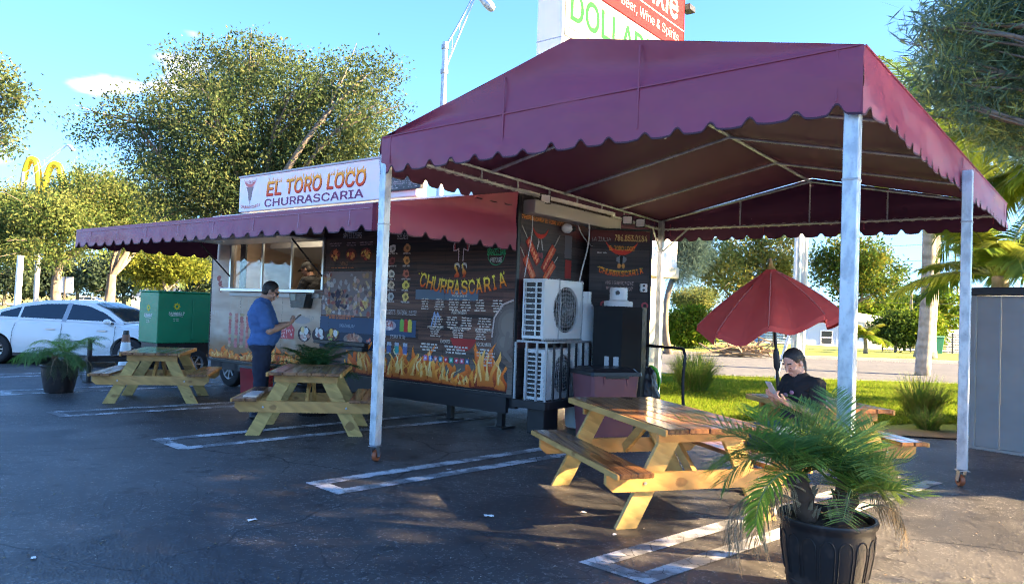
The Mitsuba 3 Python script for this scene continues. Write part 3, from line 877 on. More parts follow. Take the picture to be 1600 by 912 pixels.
dish(P, -2.72, 1.02, .06, .09, [(.66, .16, .12), (.75, .4, .36)], 43, 8, 1)
for k, (x, cols) in enumerate(((-4.27, [(.50, .27, .22), (.62, .40, .34), (.75, .70, .62)]), (-3.90, [(.40, .16, .16), (.55, .34, .30), (.75, .72, .68)]), (-3.55, [(.66, .30, .08), (.25, .40, .10), (.75, .6, .2), (.3, .12, .1)]))):
    P.disc(x, 1.05, .17, .125, (.05, .03, .035), 1)
    dish(P, x, 1.05, .16, .115, cols, 51 + k, 18, 2)
    P.disc(x + .06, 1.10, .05, .055, (.78, .76, .72), 6)
    P.disc(x - .04, 1.12, .045, .05, [(.8, .62, .3), (.75, .72, .7), (.8, .5, .12)][k], 6)
# marbled meat and skewers below the window
P.poly([(-5.0, .95), (-4.55, .95), (-4.53, 1.12), (-4.62, 1.2), (-4.95, 1.18)], (.58, .08, .09), 1)
for i in range(40):
    x, z = r_.uniform(-4.97, -4.58), r_.uniform(.97, 1.17)
    P.disc(x, z, r_.uniform(.006, .014), r_.uniform(.012, .035), (.80, .55, .52), 2, 7, r_.uniform(-.6, .6), .5)
for k, x in enumerate((-6.42, -6.22, -6.05, -5.88, -5.70, -5.52, -5.35)):
    P.rect(x - .006, .72, x + .006, 1.62, (.60, .55, .46), 1)
    for i in range(11):
        P.disc(x + r_.uniform(-.012, .012), 1.30 - i * .055, .044 + .010 * (k % 3), .034, r_.choice([(.50, .16, .14), (.60, .27, .22), (.52, .36, .20), (.58, .2, .2)]), 2, 9, 0, .4)
P.lines(-4.25, 1.33, .5, 3, .03, (.42, .38, .36), 1, 77)
P.disc(-4.35, 1.27, .22, .06, (.42, .38, .37), 0, 20)
for k in range(3):
    P.disc(-6.85 + .05 * k, 1.95 - .1 * k, .07, .05, (.45, .12, .10), 1, 12, .4, .5)
P.text('RILETS', -7.06, 1.28, .07, (.70, .66, .62), 1, width=.26)
# sides, desserts, juices, drinks
P.text('SIDES', -2.2, 2.52, .085, (.58, .55, .56), 1, width=.22)
icons = [[(.74, .70, .66)], [(.62, .28, .12)], [(.28, .06, .06)], [(.75, .36, .12)], [(.76, .70, .6)], [(.55, .16, .10)], [(.68, .5, .34)], [(.78, .60, .12)], [(.55, .5, .46)], [(.78, .55, .16)]]
for k, z in enumerate((2.39, 2.21, 2.02, 1.86, 1.69)):
    for j, x in enumerate((-2.285, -1.985)):
        c = icons[2 * k + j][0]
        P.disc(x, z, .068, .062, c, 1, 16, 0, .35)
        P.disc(x + .01, z, .028, .026, tuple(q * .3 for q in c), 2, 10)
        P.lines(x, z - .085, .22, 1, .03, (.50, .44, .42), 1, k * 2 + j, h=.7)
P.text('DESSERTS', -2.45, 1.43, .07, INK, 2, width=.27)
P.text('NATURAL JUICES', -2.13, 1.43, .07, INK, 2, width=.38)
dish(P, -2.30, 1.27, .15, .075, [(.55, .14, .14), (.7, .5, .46), (.35, .08, .08), (.8, .72, .7)], 61, 18, 1, (.45, .38, .42))
for x, c in ((-2.03, (.20, .45, .08)), (-1.95, (.60, .04, .03)), (-1.87, (.72, .62, .08))):
    P.poly(Polygon([(x - .04, 1.19), (x + .04, 1.19), (x + .045, 1.33), (x + .02, 1.37), (x - .02, 1.37), (x - .045, 1.33)]), c, 2)
P.text('DRINKS TO GO', -2.26, 1.09, .05, INK, 1, width=.30)
for x, c in ((-2.28, (.10, .14, .30)), (-2.12, (.06, .35, .30)), (-1.95, (.16, .18, .36))):
    P.rect(x - .045, .86, x + .045, 1.03, (.42, .44, .48), 1)
    P.rect(x - .045, .88, x + .045, .98, c, 2)
# the big name in flames, the bull, the round badge
yr = lambda v: np.where(np.clip(v[:, 1:2] / .16, 0, 1) < .5, V(.80, .08, .02) * (1 - 2 * np.clip(v[:, 1:2] / .16, 0, 1)) + V(1., .38, .03) * 2 * np.clip(v[:, 1:2] / .16, 0, 1), V(1., .38, .03) * (2 - 2 * np.clip(v[:, 1:2] / .16, 0, 1)) + V(1., .85, .12) * (2 * np.clip(v[:, 1:2] / .16, 0, 1) - 1))


def arc_text(P, s, x0, x1, zc, sag, h, layer=3, col=yr, lick=True):
    for i, ch in enumerate(s):
        t = (i + .5) / len(s)
        x = x0 + (x1 - x0) * t
        z = zc + sag * (2 * t - 1) ** 2
        sl = 4 * sag * (2 * t - 1) / (x1 - x0)
        w = (x1 - x0) / len(s) * .86 * (.45 if ch == 'I' else 1)
        P.text(ch, x, z - h / 2, h, col, layer, True, width=w, center=True, warp=lambda v: np.c_[v[:, 0] - sl * v[:, 1], v[:, 1] + sl * v[:, 0]])
        if lick and ch != 'I':
            for k in range(2):
                a = x - w * .4 + w * .4 * k
                P.poly([(a - .012, z + h * .42), (a + .014, z + h * .42), (a + .012 * (k - 1) + .006, z + h * (.60 + .08 * (k % 2)))], (.92, .68, .08), layer)


arc_text(P, 'CHURRASCARIA', -1.74, -.14, 1.835, .12, .18)
for sx in (-1, 1):
    c = -.95
    P.poly(LineString([(c + sx * .10, 2.46), (c + sx * .14, 2.40), (c + sx * .13, 2.33), (c + sx * .08, 2.34), (c + sx * .045, 2.36), (c + sx * .04, 2.19)]).buffer(.008), (.62, .50, .55), 1)
    P.poly(LineString([(c + sx * .11, 2.42), (c + sx * .115, 2.35)]).buffer(.012), (.40, .05, .06), 1)
    P.poly(Point(c + sx * .065, 2.12).buffer(.05).difference(Point(c + sx * .065, 2.10).buffer(.034)), (.55, .52, .50), 1)
    tongue(P, c + sx * .065, 1.97, .075, .19, 80 + sx, 2, fire(1.97, 2.14, (.9, .75, .2), (.8, .2, .03), (.6, .04, .02)))
P.poly(Point(-.34, 2.27).buffer(.145).difference(Point(-.34, 2.27).buffer(.132)), (.05, .30, .14), 1)
P.text('BRAZILIAN', -.34, 2.26, .085, (.04, .42, .18), 2, True, width=.30, center=True)
P.text('HOUSE', -.34, 2.17, .06, (.62, .62, .60), 2, True, width=.19, center=True)
# menu columns
P.rect(-1.78, 1.66, -.62, 1.80, (.13, .17, .22), 0)
P.text('RODIZIO', -1.08, 1.71, .05, CREAM, 1, True, width=.26)
k = 0
for z, xs in ((1.66, (-1.59, -1.31, -1.05, -.83, -.58, -.29)), (1.42, (-1.34, -1.07, -.81, -.50)), (1.245, (-1.37, -.95, -.55))):
    for x in xs:
        P.lines(x, z, .2 if z > 1.5 else .24, 5 if z > 1.3 else 4, .034 if z > 1.3 else .03, CREAM, 1, 200 + k); k += 1
P.text('FORT MYERS', -1.08, 1.475, .045, CREAM, 1, True, width=.26)
for x, s in ((-1.52, 'PRIVATE CHEFS'), (-1.10, 'MEAT DISTRIBUTION'), (-.66, 'WINE & DRINKS')):
    P.text(s, x, 1.265, .035, CREAM, 1, True, width=.30 if 'MEAT' not in s else .34)
P.text('EVENTS', -1.27, 1.075, .045, CREAM, 1, True, width=.17)
P.text('SOCIAL MEDIA', -.62, 1.07, .045, CREAM, 1, True, width=.25)
for x, z, w, rr, sd in ((-1.48, 1.03, .40, 3, 301), (-.98, 1.02, .42, 3, 302), (-.46, 1.01, .32, 6, 303)):
    P.lines(x, z, w, rr, .04, (.62, .54, .47), 1, sd, h=.6)
for i, c in enumerate(((.55, .22, .45), (.08, .16, .5), (.6, .2, .2), (.1, .32, .42), (.55, .06, .08), (.10, .42, .26), (.6, .06, .10), (.62, .12, .2), (.05, .12, .24))):
    P.rect(-1.57 + i * .096, .815, -1.57 + i * .096 + .068, .885, c, 4)
    P.disc(-1.536 + i * .096, .85, .018, .018, (.75, .75, .75), 5, 8)
P.poly(Point(-.86, 1.22).buffer(.24).intersection(sbox(-1.2, .9, -.4, 1.15)), (.42, .035, .03), 0)
for k, c in enumerate(((.14, .10, .085), (.18, .13, .11), (.22, .17, .14), (.27, .21, .17))):
    P.poly(unary_union([Point(-.06, 1.36).buffer(.31 - .05 * k), Point(-.16, 1.14).buffer(.21 - .045 * k)]).intersection(sbox(-.5, .8, -.02, 1.75)), c, k)
P.poly(LineString([(-.36, 1.2), (-.33, 1.45), (-.2, 1.62), (-.03, 1.68)]).buffer(.012), (.62, .46, .40), 5)
P.poly(LineString([(-.1, 1.25), (-.14, 1.0), (-.05, .92)]).buffer(.03), (.22, .17, .14), 5)
P.poly(LineString([(-.55, .88), (-.28, .9), (-.14, .82), (-.12, .66)]).buffer(.03), (.07, .055, .05), 0)
for sx in (-1.42, -1.36):
    P.poly(LineString([(sx - .03, 1.30), (sx + .02, 1.48), (sx + .06, 1.40)]).buffer(.012), (.30, .36, .50), 1)
for x in (-1.22, -2.44, -3.66, -4.88, -6.1):
    P.rect(x - .002, .49, x + .002, 1.70 if -6.4 < x < -3.9 else 3.03, (.02, .018, .018), 6)
P.done(trl, 'menu_print', label='printed menu with flames, dishes and lettering on the long side')

# ---- print on the end wall
P = Print(TR[:3, 3] + TR[:3, 0] * .001, TR[:3, 1])
P.text('CHURRASCARIA EL TORO LOCO', .06, 2.735, .05, (.75, .26, .05), 1, True, width=.98)


def horns(P, x, z, w, layer=1, col=(.55, .04, .03)):
    t = np.linspace(-1, 1, 25)
    up = np.c_[x + w * t, z + .55 * w * np.abs(t) ** 2.6 - .05 * w]
    lo = np.c_[x + w * t * .98, z + .55 * w * np.abs(t) ** 2.6 - .05 * w - .30 * w * (1 - np.abs(t) ** 2) ** .5]
    P.poly(np.r_[up, lo[::-1]], col, layer)


def skewer(P, x0, z0, x1, z1, layer=2, seed=1):
    a, b = V(x0, z0), V(x1, z1)
    d = (b - a) / np.linalg.norm(b - a)
    s = V(-d[1], d[0])
    L = np.linalg.norm(b - a)
    P.poly([a + s * .008, a - s * .008, b - s * .008, b + s * .008], (.42, .38, .34), layer)
    r = random.Random(seed)
    for i in range(6):
        c = a + d * L * (.42 + .1 * i)
        q = .062
        P.poly([c + s * q - d * .05, c - s * q - d * .05, c - s * q * .9 + d * .05, c + s * q * .9 + d * .05], r.choice([(.55, .06, .03), (.42, .03, .02), (.68, .14, .05)]), layer + 1)
        P.disc(c[0], c[1], .035, .02, (.78, .30, .16), layer + 2, 8, 1., .5)


horns(P, .49, 2.58, .2)
for sx in (-1, 1):
    P.poly([(.49 + sx * .03, 2.52), (.49 + sx * .075, 2.36), (.49 + sx * .05, 2.36), (.49 + sx * .02, 2.46)], (.45, .44, .45), 1)
P.disc(.46, 2.29, .035, .04, (.30, .06, .08), 1); P.disc(.53, 2.29, .035, .04, (.30, .06, .08), 1)
for i, q in enumerate(((.08, 2.64, .46, 2.18), (.95, 2.60, .56, 2.10), (.06, 2.36, .36, 1.99), (.92, 2.31, .62, 1.98))):
    skewer(P, *q, seed=i)
P.rect(1.08, 2.30, 1.26, 2.62, (.12, .12, .14), 1)
P.rect(1.10, 2.02, 1.26, 2.28, (.30, .03, .03), 1)
P.done(trl, 'skewer_print', label='printed skewers and horned bull on the end wall')

# roof sign along the long side, and its LED board
sg = add(trl, 'roof_sign', cbox((-6.15, -.10, 3.115), (-1.75, .12, 3.715), .006), 'white_gloss', M=TR)
add(sg, 'sign_edge', cbox((-6.17, -.115, 3.717), (-1.73, .14, 3.75), .004), 'steel_dull', M=TR)
P = Print(TR[:3, 3] - TR[:3, 1] * .101, TR[:3, 0])
og = lambda v: V(.66, .05, .02) * (1 - np.clip(v[:, 1:2] / .24, 0, 1)) + V(.95, .50, .04) * np.clip(v[:, 1:2] / .24, 0, 1)
x = -5.37
for w_, word in ((.42, 'EL'), (.93, 'TORO'), (.90, 'LOCO')):
    for sh, col, ly in ((.012, (.30, .03, .02), 1), (0, og, 2)):
        P.text(word, x + sh, 3.355 - sh, .225, col, ly, True, width=w_, shear=.12)
    r_ = random.Random(len(word))
    for k in range(int(w_ / .06)):
        a = x + .04 + k * .06 + r_.uniform(0, .02)
        tongue(P, a + .04, 3.555, .035, r_.uniform(.05, .11), 900 + k + len(word) * 31 + int(w_ * 100), 2, (.93, .47, .05))
    x += w_ + .13
P.text('CHURRASCARIA', -5.40, 3.165, .125, (.20, .06, .14), 1, True, width=2.53)
horns(P, -5.82, 3.60, .20, 1, (.60, .22, .20))
P.text('EL TORO LOCO', -5.82, 3.60, .045, (.40, .12, .10), 2, True, width=.24, center=True)
P.poly([(-5.93, 3.54), (-5.71, 3.54), (-5.76, 3.44), (-5.785, 3.30), (-5.855, 3.30), (-5.88, 3.44)], (.26, .24, .24), 1)
P.poly([(-5.84, 3.30), (-5.80, 3.30), (-5.81, 3.23), (-5.83, 3.23)], (.5, .5, .5), 2)
arc_text(P, 'CHURRASCARIA', -6.10, -5.50, 3.185, .03, .05, 1, lambda v: np.tile(V(.55, .18, .14), (len(v), 1)), False)
P.done(sg, 'sign_print', label='flaming lettering on the white roof sign')
led = add(trl, 'led_board', cbox((-2.40, -.17, 3.20), (-1.60, -.103, 3.46), .004), 'black_plastic', M=TR)
P = Print(TR[:3, 3] - TR[:3, 1] * .171, TR[:3, 0])
r_ = random.Random(12)
for i in range(30):
    for j in range(7):
        if r_.random() < .55:
            P.rect(-2.38 + i * .025, 3.23 + j * .029, -2.368 + i * .025, 3.242 + j * .029, (.75, .74, .72), 0)
P.done(led, 'led_dots')
# ------------------------------------------------------------------ equipment on the trailer's end: platform, cage, air conditioners, tanks
pf = add(trl, 'rear_platform', join([cbox((.012, -.02, .34), (.52, .06, .44), .004), cbox((.44, .062, .34), (.52, 2.3, .44), .004), cbox((.012, .062, .385), (.438, 2.3, .415), .003)]), 'black_metal', M=TR)
for x, y in ((.3, .25), (.3, 1.5)):
    add(trl, 'jack', join([cbox((x - .13, y - .16, .02), (x + .13, y + .16, .34), .01)]), 'black_metal', M=TR)
cg = add(trl, 'cage', join([bar((.05, .0, 1.17), (.50, .0, 1.17), .025, .025), bar((.50, -.01, 1.17), (.50, 1.02, 1.17), .025, .025), bar((.05, 1.0, 1.17), (.49, 1.0, 1.17), .025, .025)]), 'steel_dull', M=TR)
for x, y in [(.03, 0), (.20, 0), (.36, 0), (.50, 0)] + [(.50, .17 * i) for i in range(1, 7)]:
    add(cg, 'cage_bar', box((x - .012, y - .012, .442), (x + .012, y + .012, 1.157)), 'steel_dull' if y == 0 else 'black_metal', M=TR)
for x in (.1, .4):
    add(cg, 'bracket', join([box((x - .015, .05, 1.184), (x + .015, .95, 1.205))]), 'steel_dull', M=TR)


def ac_unit(label, M, w, h, d):
    """air conditioner; local x = its width, facing -y, standing on z = 0"""
    t = thing('air_conditioner', label, 'air conditioner', 'air conditioners at the trailer end')
    rc, cx, cz = h * .40, w * .56, h * .5
    g = .004
    ring = Point(cx, cz).buffer(rc, 24)
    front = sbox(0, 0, w, h).difference(ring)
    add(t, 'casing', join([prism(front, .02, (0, .02, 0), (1, 0, 0), (0, 0, 1)), cbox((0, .021, h - .02), (w, d, h), .004), box((0, .021, 0), (w, d, .02)), box((w - .02, .021, .02), (w, d, h - .02)), box((.02, d - .03, .02), (w - .02, d - .02, h - .02))]), 'white_paint', M=M)
    add(t, 'cover_plate', cbox((-.006, -.006, h - .012), (w + .006, d + .006, h + .012), .004), 'white_paint', M=M)
    # left end grille: bars with dark openings behind
    ge = add(t, 'end_grille', join([box((.0, .021, z), (.012, d, z + .016)) for z in np.linspace(.02, h - .036, 11)] + [box((-.001, y, .02), (.013, y + .02, h - .02)) for y in (.022, d * .36, d - .02)]), 'white_paint', M=M)
    add(ge, 'coil', box((.03, .03, .03), (.06, d - .035, h - .03)), 'black_metal', M=M)
    fan = add(t, 'fan', join([lathe([(.001, -.02), (rc * .25, -.02), (rc * .28, .03)], 20)] + [xf(tm(([(rc * .2, -.02, .02), (rc * .93, -.12, .0), (rc * .9, .16, .05), (rc * .2, .06, .04)], [[0, 1, 2, 3]])), frame((0, 0, 0), a)) for a in (0, 2.09, 4.19)]), 'black_plastic', M=M @ np.array([[1, 0, 0, cx], [0, 0, -1, .10], [0, 1, 0, cz], [0, 0, 0, 1.]]))
    add(t, 'shroud', xf(lathe([(rc, 0), (rc * 1.0, .12), (.01, .121)], 32), np.array([[1, 0, 0, cx], [0, 0, 1, .04], [0, 1, 0, cz], [0, 0, 0, 1.]])), 'black_metal', M=M)
    wires = [tube([(cx + rr * math.cos(a), .008, cz + rr * math.sin(a)) for a in np.linspace(0, 2 * np.pi, 33)], .0022, 4) for rr in np.linspace(rc * .12, rc * 1.08, 7)]
    wires += [bar((x, .012, h * .06), (x, .012, h * .94), .003, .003, (1, 0, 0)) for x in np.linspace(cx - rc * 1.08, cx + rc * 1.08, 13)] + [bar((cx - rc * 1.1, .006, z), (cx + rc * 1.1, .006, z), .003, .003) for z in np.linspace(h * .07, h * .93, 13)]
    add(t, 'fan_guard', join(wires), 'white_gloss', M=M, kind='stuff')
    return t


# facing +X of the trailer (away from its end wall): local x = trailer Y
ACM = TR @ frame((.40, .06, 1.208), math.radians(90))
ac1 = ac_unit('upper white air conditioner strapped on top of the black cage', ACM, .90, .74, .33)
for x in (.32, .86):
    add(ac1, 'strap', tube([(x, .34, -.01), (x, .34, .76), (x, -.012, .76), (x + .02, -.014, .4), (x, -.012, -.01)], .008, 6), 'steel_dull', M=ACM)
ac_unit('lower grey white air conditioner standing inside the black cage', TR @ frame((.40, .10, .443), math.radians(90)), .80, .62, .30)


def world_panel():
    """the printed door standing open beyond the air conditioner"""
    x0, x1, y = 1.08, 1.93, 10.40
    dr_ = add(trl, 'open_door', cbox((x0, y, .50), (x1, y + .05, 2.73), .004), 'wrap_end', label='printed door with a phone number standing open beyond the air conditioners')
    add(dr_, 'edge_trim', join([cbox((x1, y - .01, .49), (x1 + .03, y + .06, 2.74), .003), cbox((x0, y - .01, 2.732), (x1 - .002, y + .06, 2.76), .003)]), 'black_metal')
    P = Print((0, y - .001, 0), (1, 0, 0))
    gold = (.62, .44, .16)
    P.text('LA ZULIA', 1.10, 2.575, .055, (.35, .33, .33), 1, False, width=.27)
    P.text('786.853.0184', 1.42, 2.585, .085, gold, 1, True, width=.46)
    horns(P, 1.53, 2.47, .24, 1, (.62, .05, .03))
    P.text('EL TORO LOCO', 1.53, 2.45, .06, (.85, .38, .06), 2, True, width=.36, center=True)
    for sx in (-1, 1):
        P.poly([(1.53 + sx * .02, 2.38), (1.53 + sx * .075, 2.34), (1.53 + sx * .07, 2.30), (1.53 + sx * .02, 2.26)], (.22, .24, .27), 1)
        P.disc(1.53 + sx * .03, 2.23, .025, .035, (.66, .34, .10), 2)
    P.poly([(1.47, 2.42), (1.59, 2.42), (1.56, 2.2), (1.50, 2.2)], (.012, .012, .014), 0)
    arc_text(P, 'CHURRASCARIA', 1.20, 1.85, 2.12, .06, .075, 1)
    P.text('WE FRANCHISE', 1.51, 1.965, .05, (.60, .44, .42), 1, False, width=.40, center=True)
    P.text('951 519 9907', 1.51, 1.885, .05, (.60, .42, .38), 1, False, width=.38, center=True)
    P.lines(1.25, 2.40, .2, 1, .04, (.4, .4, .4), 1, 3)
    for x in (1.30, 1.88):
        P.poly(Point(x, 1.68).buffer(.05).difference(Point(x, 1.68).buffer(.025)), (.60, .12, .14), 1)
    P.done(dr_, 'door_print')
    o = add(dr_, 'outlet_box', cbox((1.80, y - .06, 1.87), (1.90, y - .002, 1.99), .006), 'white_paint')
    add(o, 'outlet', join([cyl((1.85, y - .064, z), (1.85, y - .058, z), .016, 12) for z in (1.90, 1.96)]), 'black_plastic')
    add(trl, 'side_return', cbox((x0 + .02, y + .055, .50), (x1 - .2, y + .6, 2.68), .004), 'black_metal')


world_panel()
add(trl, 'light_box', cbox((.004, .08, 2.79), (.20, 2.30, 2.97), .01), 'steel_dull', M=TR)
dm = add(trl, 'camera_dome', ball((.085, 1.0, 2.70), .075, 2, (1, 1.1, .9)), 'white_gloss', True, M=TR)
add(dm, 'camera_lens', ball((.15, 1.06, 2.70), .04, 2), 'black_plastic', True, M=TR)
mat('lamp_face', (.85, .85, .82), .3)
for i, (M, l) in enumerate(((TR @ frame((.16, .32, 3.0), math.radians(60)), 'white floodlight at the near top corner of the trailer end'), (frame((1.78, 10.28, 2.83), -.5), 'floodlight at the far top corner above the open door'), (frame((1.58, 10.25, 2.86), -.2), 'small floodlight left of the far one above the open door'))):
    f = add(trl, 'floodlight', hull([(x * k, y, z * k) for y, k in ((-.05, 1.), (.02, .6)) for x in (-.075, .075) for z in (-.065, .065)]), 'black_metal', M=M)
    add(f, 'lamp_face', box((-.06, -.056, -.05), (.06, -.051, .05)), 'lamp_face', M=M)
    add(f, 'arm', cyl((0, 0, 0), (0, .12, .05), .012, 8), 'black_metal', M=M)
k = thing('power_cable', 'pale power cable hanging from the trailer end down to the upper air conditioner', 'cable')
scene[k] = mikit.ply(tube(spline([ap(TR, (.22, 1.35, 2.80)), ap(TR, (.24, 1.32, 2.55)), ap(TR, (.30, 1.10, 2.2)), ap(TR, (.33, .97, 1.95)), ap(TR, (.36, .93, 1.7))], 24), .011, 6), 'white_paint', True)
k = thing('power_cable', 'thin dark cable looping below the light box of the trailer end', 'cable')
scene[k] = mikit.ply(tube(spline([ap(TR, (.19, 1.1, 2.79)), ap(TR, (.2, 1.25, 2.6)), ap(TR, (.2, 1.5, 2.5)), ap(TR, (.12, 1.6, 2.62))], 20), .008, 6), 'steel_dull', True)
k = thing('power_cable', 'thin pale cable running down the trailer end left of the skewers', 'cable')
scene[k] = mikit.ply(tube(spline([ap(TR, (.05, .2, 2.9)), ap(TR, (.03, .26, 2.55)), ap(TR, (.03, .18, 2.2)), ap(TR, (.04, .12, 1.98))], 20), .006, 6), 'white_paint', True)

# black tank cabinet with white gas cylinders, all on the ground beside the platform
TB = frame((1.40, 9.72, 0), math.radians(-22))
bx = thing('tank_cabinet', 'black angular metal cabinet round a gas cylinder beside the air conditioners', 'cabinet')
mat('cabinet_black', (.010, .011, .012), .5, spec=.2)
oct_ = Polygon([(-.30, -.06), (-.30, .3), (.33, .3), (.33, .02), (.12, -.22), (-.26, -.22)])
add(bx, 'cabinet_shell', prism(oct_, 1.20, (0, 0, .45), (1, 0, 0), (0, 1, 0)), 'cabinet_black', M=TB)
add(bx, 'cabinet_stand', prism(oct_.buffer(-.03), .45, (0, 0, 0), (1, 0, 0), (0, 1, 0)), 'black_metal', M=TB)
add(bx, 'label_plate', box((-.10, -.224, .86), (-.04, -.221, 1.0)), 'steel_dull', M=TB)
add(bx, 'label_plate', box((.02, -.224, .86), (.09, -.221, 1.0)), 'steel_dull', M=TB)


def gas_tank(label, p, z0, z1, r=.19):
    t = thing('gas_cylinder', label, 'gas cylinder', 'white gas cylinders behind the air conditioners')
    M = frame(p, 0)
    add(t, 'tank_body', lathe([(.001, z0), (r * .9, z0), (r, z0 + .05), (r, z1 - .28), (r * .93, z1 - .2), (r * .7, z1 - .13), (r * .35, z1 - .1), (.001, z1 - .1)], 28), 'white_paint', 40, M=M)
    c = add(t, 'collar', join([lathe([(r * .62, z1 - .12), (r * .62, z1 + .03), (r * .58, z1 + .04), (r * .58, z1 - .12)], 24)]), 'white_gloss', 40, M=M)
    add(c, 'collar_opening', xf(lathe([(.001, 0), (.03, 0)], 14), frame((p[0] - .03, p[1] - r * .625, z1 - .03), 0) @ np.array([[1, 0, 0, 0], [0, 0, -1, 0], [0, 1, 0, 0], [0, 0, 0, 1.]])), 'black_plastic')
    add(t, 'valve', join([cyl((0, 0, z1 - .1), (0, 0, z1 + .0), .02, 10), cyl((0, 0, z1), (.06, 0, z1 + .0), .014, 8)]), 'steel_dull', M=M)


gas_tank('white gas cylinder left of the black tank cabinet', (.965, 10.02, 0), .01, 1.80)
gas_tank('white gas cylinder rising out of the black tank cabinet', (1.42, 9.80, 0), 1.67, 1.86)

# maroon bin
BN = frame((1.20, 9.20, 0), math.radians(22))
mat('bin_maroon', mikit.proc(lambda p, n, uv: mikit.mix((.26, .095, .105), (.20, .07, .08), FB(p.x * 6, p.y * 6, p.z * 6, 3))), .45)
bn = thing('storage_bin', 'dusty maroon plastic bin with a black lid below the tank cabinet', 'bin')


def taper(w0, d0, w1, d1, z0, z1, c=.03):
    P = []
    for w, d, z in ((w0, d0, z0), (w1, d1, z1)):
        for sx in (-1, 1):
            for sy in (-1, 1):
                P += [(sx * w / 2, sy * (d / 2 - c), z), (sx * (w / 2 - c), sy * d / 2, z)]
    return hull(P)


add(bn, 'bin_body', taper(.56, .46, .66, .56, .02, .80), 'bin_maroon', M=BN)
ld = add(bn, 'lid', join([taper(.72, .62, .70, .60, .80, .845), taper(.64, .54, .56, .46, .846, .885)]), 'black_plastic', M=BN)
add(bn, 'latch', cbox((-.16, -.31, .77), (.16, -.285, .80), .004), 'black_plastic', M=BN)
for x in (-.17, .15):
    add(bn, 'rib', hull([(x - .02, -.275, .79), (x + .02, -.275, .79), (x - .015, -.30, .79), (x + .015, -.30, .79), (x, -.272, .66)]), 'bin_maroon', M=BN)
# crumpled black bag on the ground behind the bin, and the lime hose coil
bg = thing('black_bag', 'crumpled shiny black rubbish bag right of the maroon bin', 'bag')
m = trimesh.creation.icosphere(4, 1.)
v = m.vertices * (.20, .2, .40)
v *= 1 + .55 * (np.abs(meshkit.fbm(m.vertices * 2.6, 4, 5)[:, None] - .5))
add(bg, 'bag_body', trimesh.Trimesh(v + (1.83, 10.05, .45), m.faces, process=False), 'black_plastic', True)
add(bg, 'bag_neck', tube(spline([(1.80, 10.05, .86), (1.76, 10.02, .93), (1.80, 10.0, .99)], 8), [.07, .04, .03, .03, .035, .05, .07, .085], 9), 'black_plastic', True)
mat('lime', (.16, .62, .03), .35)
hc = thing('hose_coil', 'lime green hose coil hanging on a short stake beside the handrail', 'hose')
add(hc, 'hose', tube([(2.02 + (.12 + .012 * math.sin(t * 1.7)) * math.cos(t), 10.55 + .03 * math.sin(t * .37), .62 + (.19 + .014 * math.sin(t * 2.3)) * math.sin(t)) for t in np.linspace(0, 14 * np.pi, 300)], .016, 7), 'lime', True)
add(hc, 'stake', cyl((2.02, 10.60, 0), (2.02, 10.60, .82), .012, 8), 'steel_dull')
# pipe handrail
hr = thing('handrail', 'bent dark pipe handrail between the trailer and the lawn', 'handrail')
add(hr, 'pipe', tube(np.vstack([spline([(1.75, 10.4, 1.13), (2.0, 10.05, 1.13), (2.22, 9.72, 1.13)], 8), spline([(2.27, 9.66, 1.12), (2.285, 9.635, 1.07), (2.28, 9.63, .9), (2.28, 9.63, .45), (2.28, 9.63, .0)], 14)]), .021, 10), 'black_metal', True)
add(hr, 'base_plate', cbox((2.2, 9.55, 0), (2.36, 9.71, .012), .003), 'black_metal')

# ------------------------------------------------------------------ green generator at the far end
GM = TR @ frame((-8.0, .76, 0), math.radians(90))
gn = thing('generator', 'green generator cabinet on a black trailer frame beyond the far end of the food trailer', 'generator')
mat('gen_green', mikit.proc(lambda p, n, uv: mikit.mix((.012, .27, .125), (.009, .21, .10), FB(p.x * 3, p.y * 3, p.z * 3, 3))), .35)
add(gn, 'cabinet', cbox((-1.28, .0, .70), (.0, .72, 1.66), .012), 'gen_green', M=GM)
add(gn, 'cabinet_top', cbox((-1.30, -.02, 1.662), (.02, .74, 1.69), .006), 'gen_green', M=GM)
dd = add(gn, 'door', cbox((-.60, -.016, .76), (-.06, -.002, 1.56), .004), 'gen_green', M=GM)
add(dd, 'latch', cbox((-.13, -.05, 1.14), (-.06, -.018, 1.30), .006), 'black_plastic', M=GM)
add(gn, 'lower_box', box((-1.24, .05, .36), (-.04, .67, .70)), 'black_metal', M=GM)
add(gn, 'drawbar', join([bar((-1.24, .36, .42), (-2.35, .36, .42), .09, .1), bar((-1.24, .1, .40), (-2.2, .35, .40), .05, .07), bar((-1.24, .66, .40), (-2.2, .37, .40), .05, .07)]), 'black_metal', M=GM)
add(gn, 'jack_stand', join([cyl((-2.3, .36, .02), (-2.3, .36, .78), .04, 12), cyl((-2.3, .36, .0), (-2.3, .36, .03), .1, 12), cyl((-2.3, .36, .7), (-2.3, .2, .76), .016, 8)]), 'black_metal', M=GM)
for y in (-.02, .64):
    wheel(gn, GM @ frame((-.55, y + (.1 if y > .5 else .02), .29), 0 if y < .5 else math.pi), .29, .17, rim='steel_dull', spokes=6)


def sun_logo(P, x, z, s):
    for i in range(8):
        a = i * math.pi / 4
        P.poly([(x + s * .62 * math.cos(a - .3), z + s * .62 * math.sin(a - .3)), (x + s * math.cos(a), z + s * math.sin(a)), (x + s * .62 * math.cos(a + .3), z + s * .62 * math.sin(a + .3))], (.62, .55, .03), 1)
    P.poly(Point(x, z).buffer(s * .7).difference(Point(x, z).buffer(s * .36)), (.62, .55, .03), 1)
    P.text('SUNBELT', x, z - s * 2.2, s * .72, (.75, .78, .76), 1, True, width=s * 4.2, center=True)
    P.rect(x - s * 1.6, z - s * 2.55, x + s * 1.6, z - s * 2.42, (.6, .65, .62), 1)
    P.lines(x, z - s * 3.3, s * 2.4, 2, s * .42, (.45, .55, .5), 1, 4)


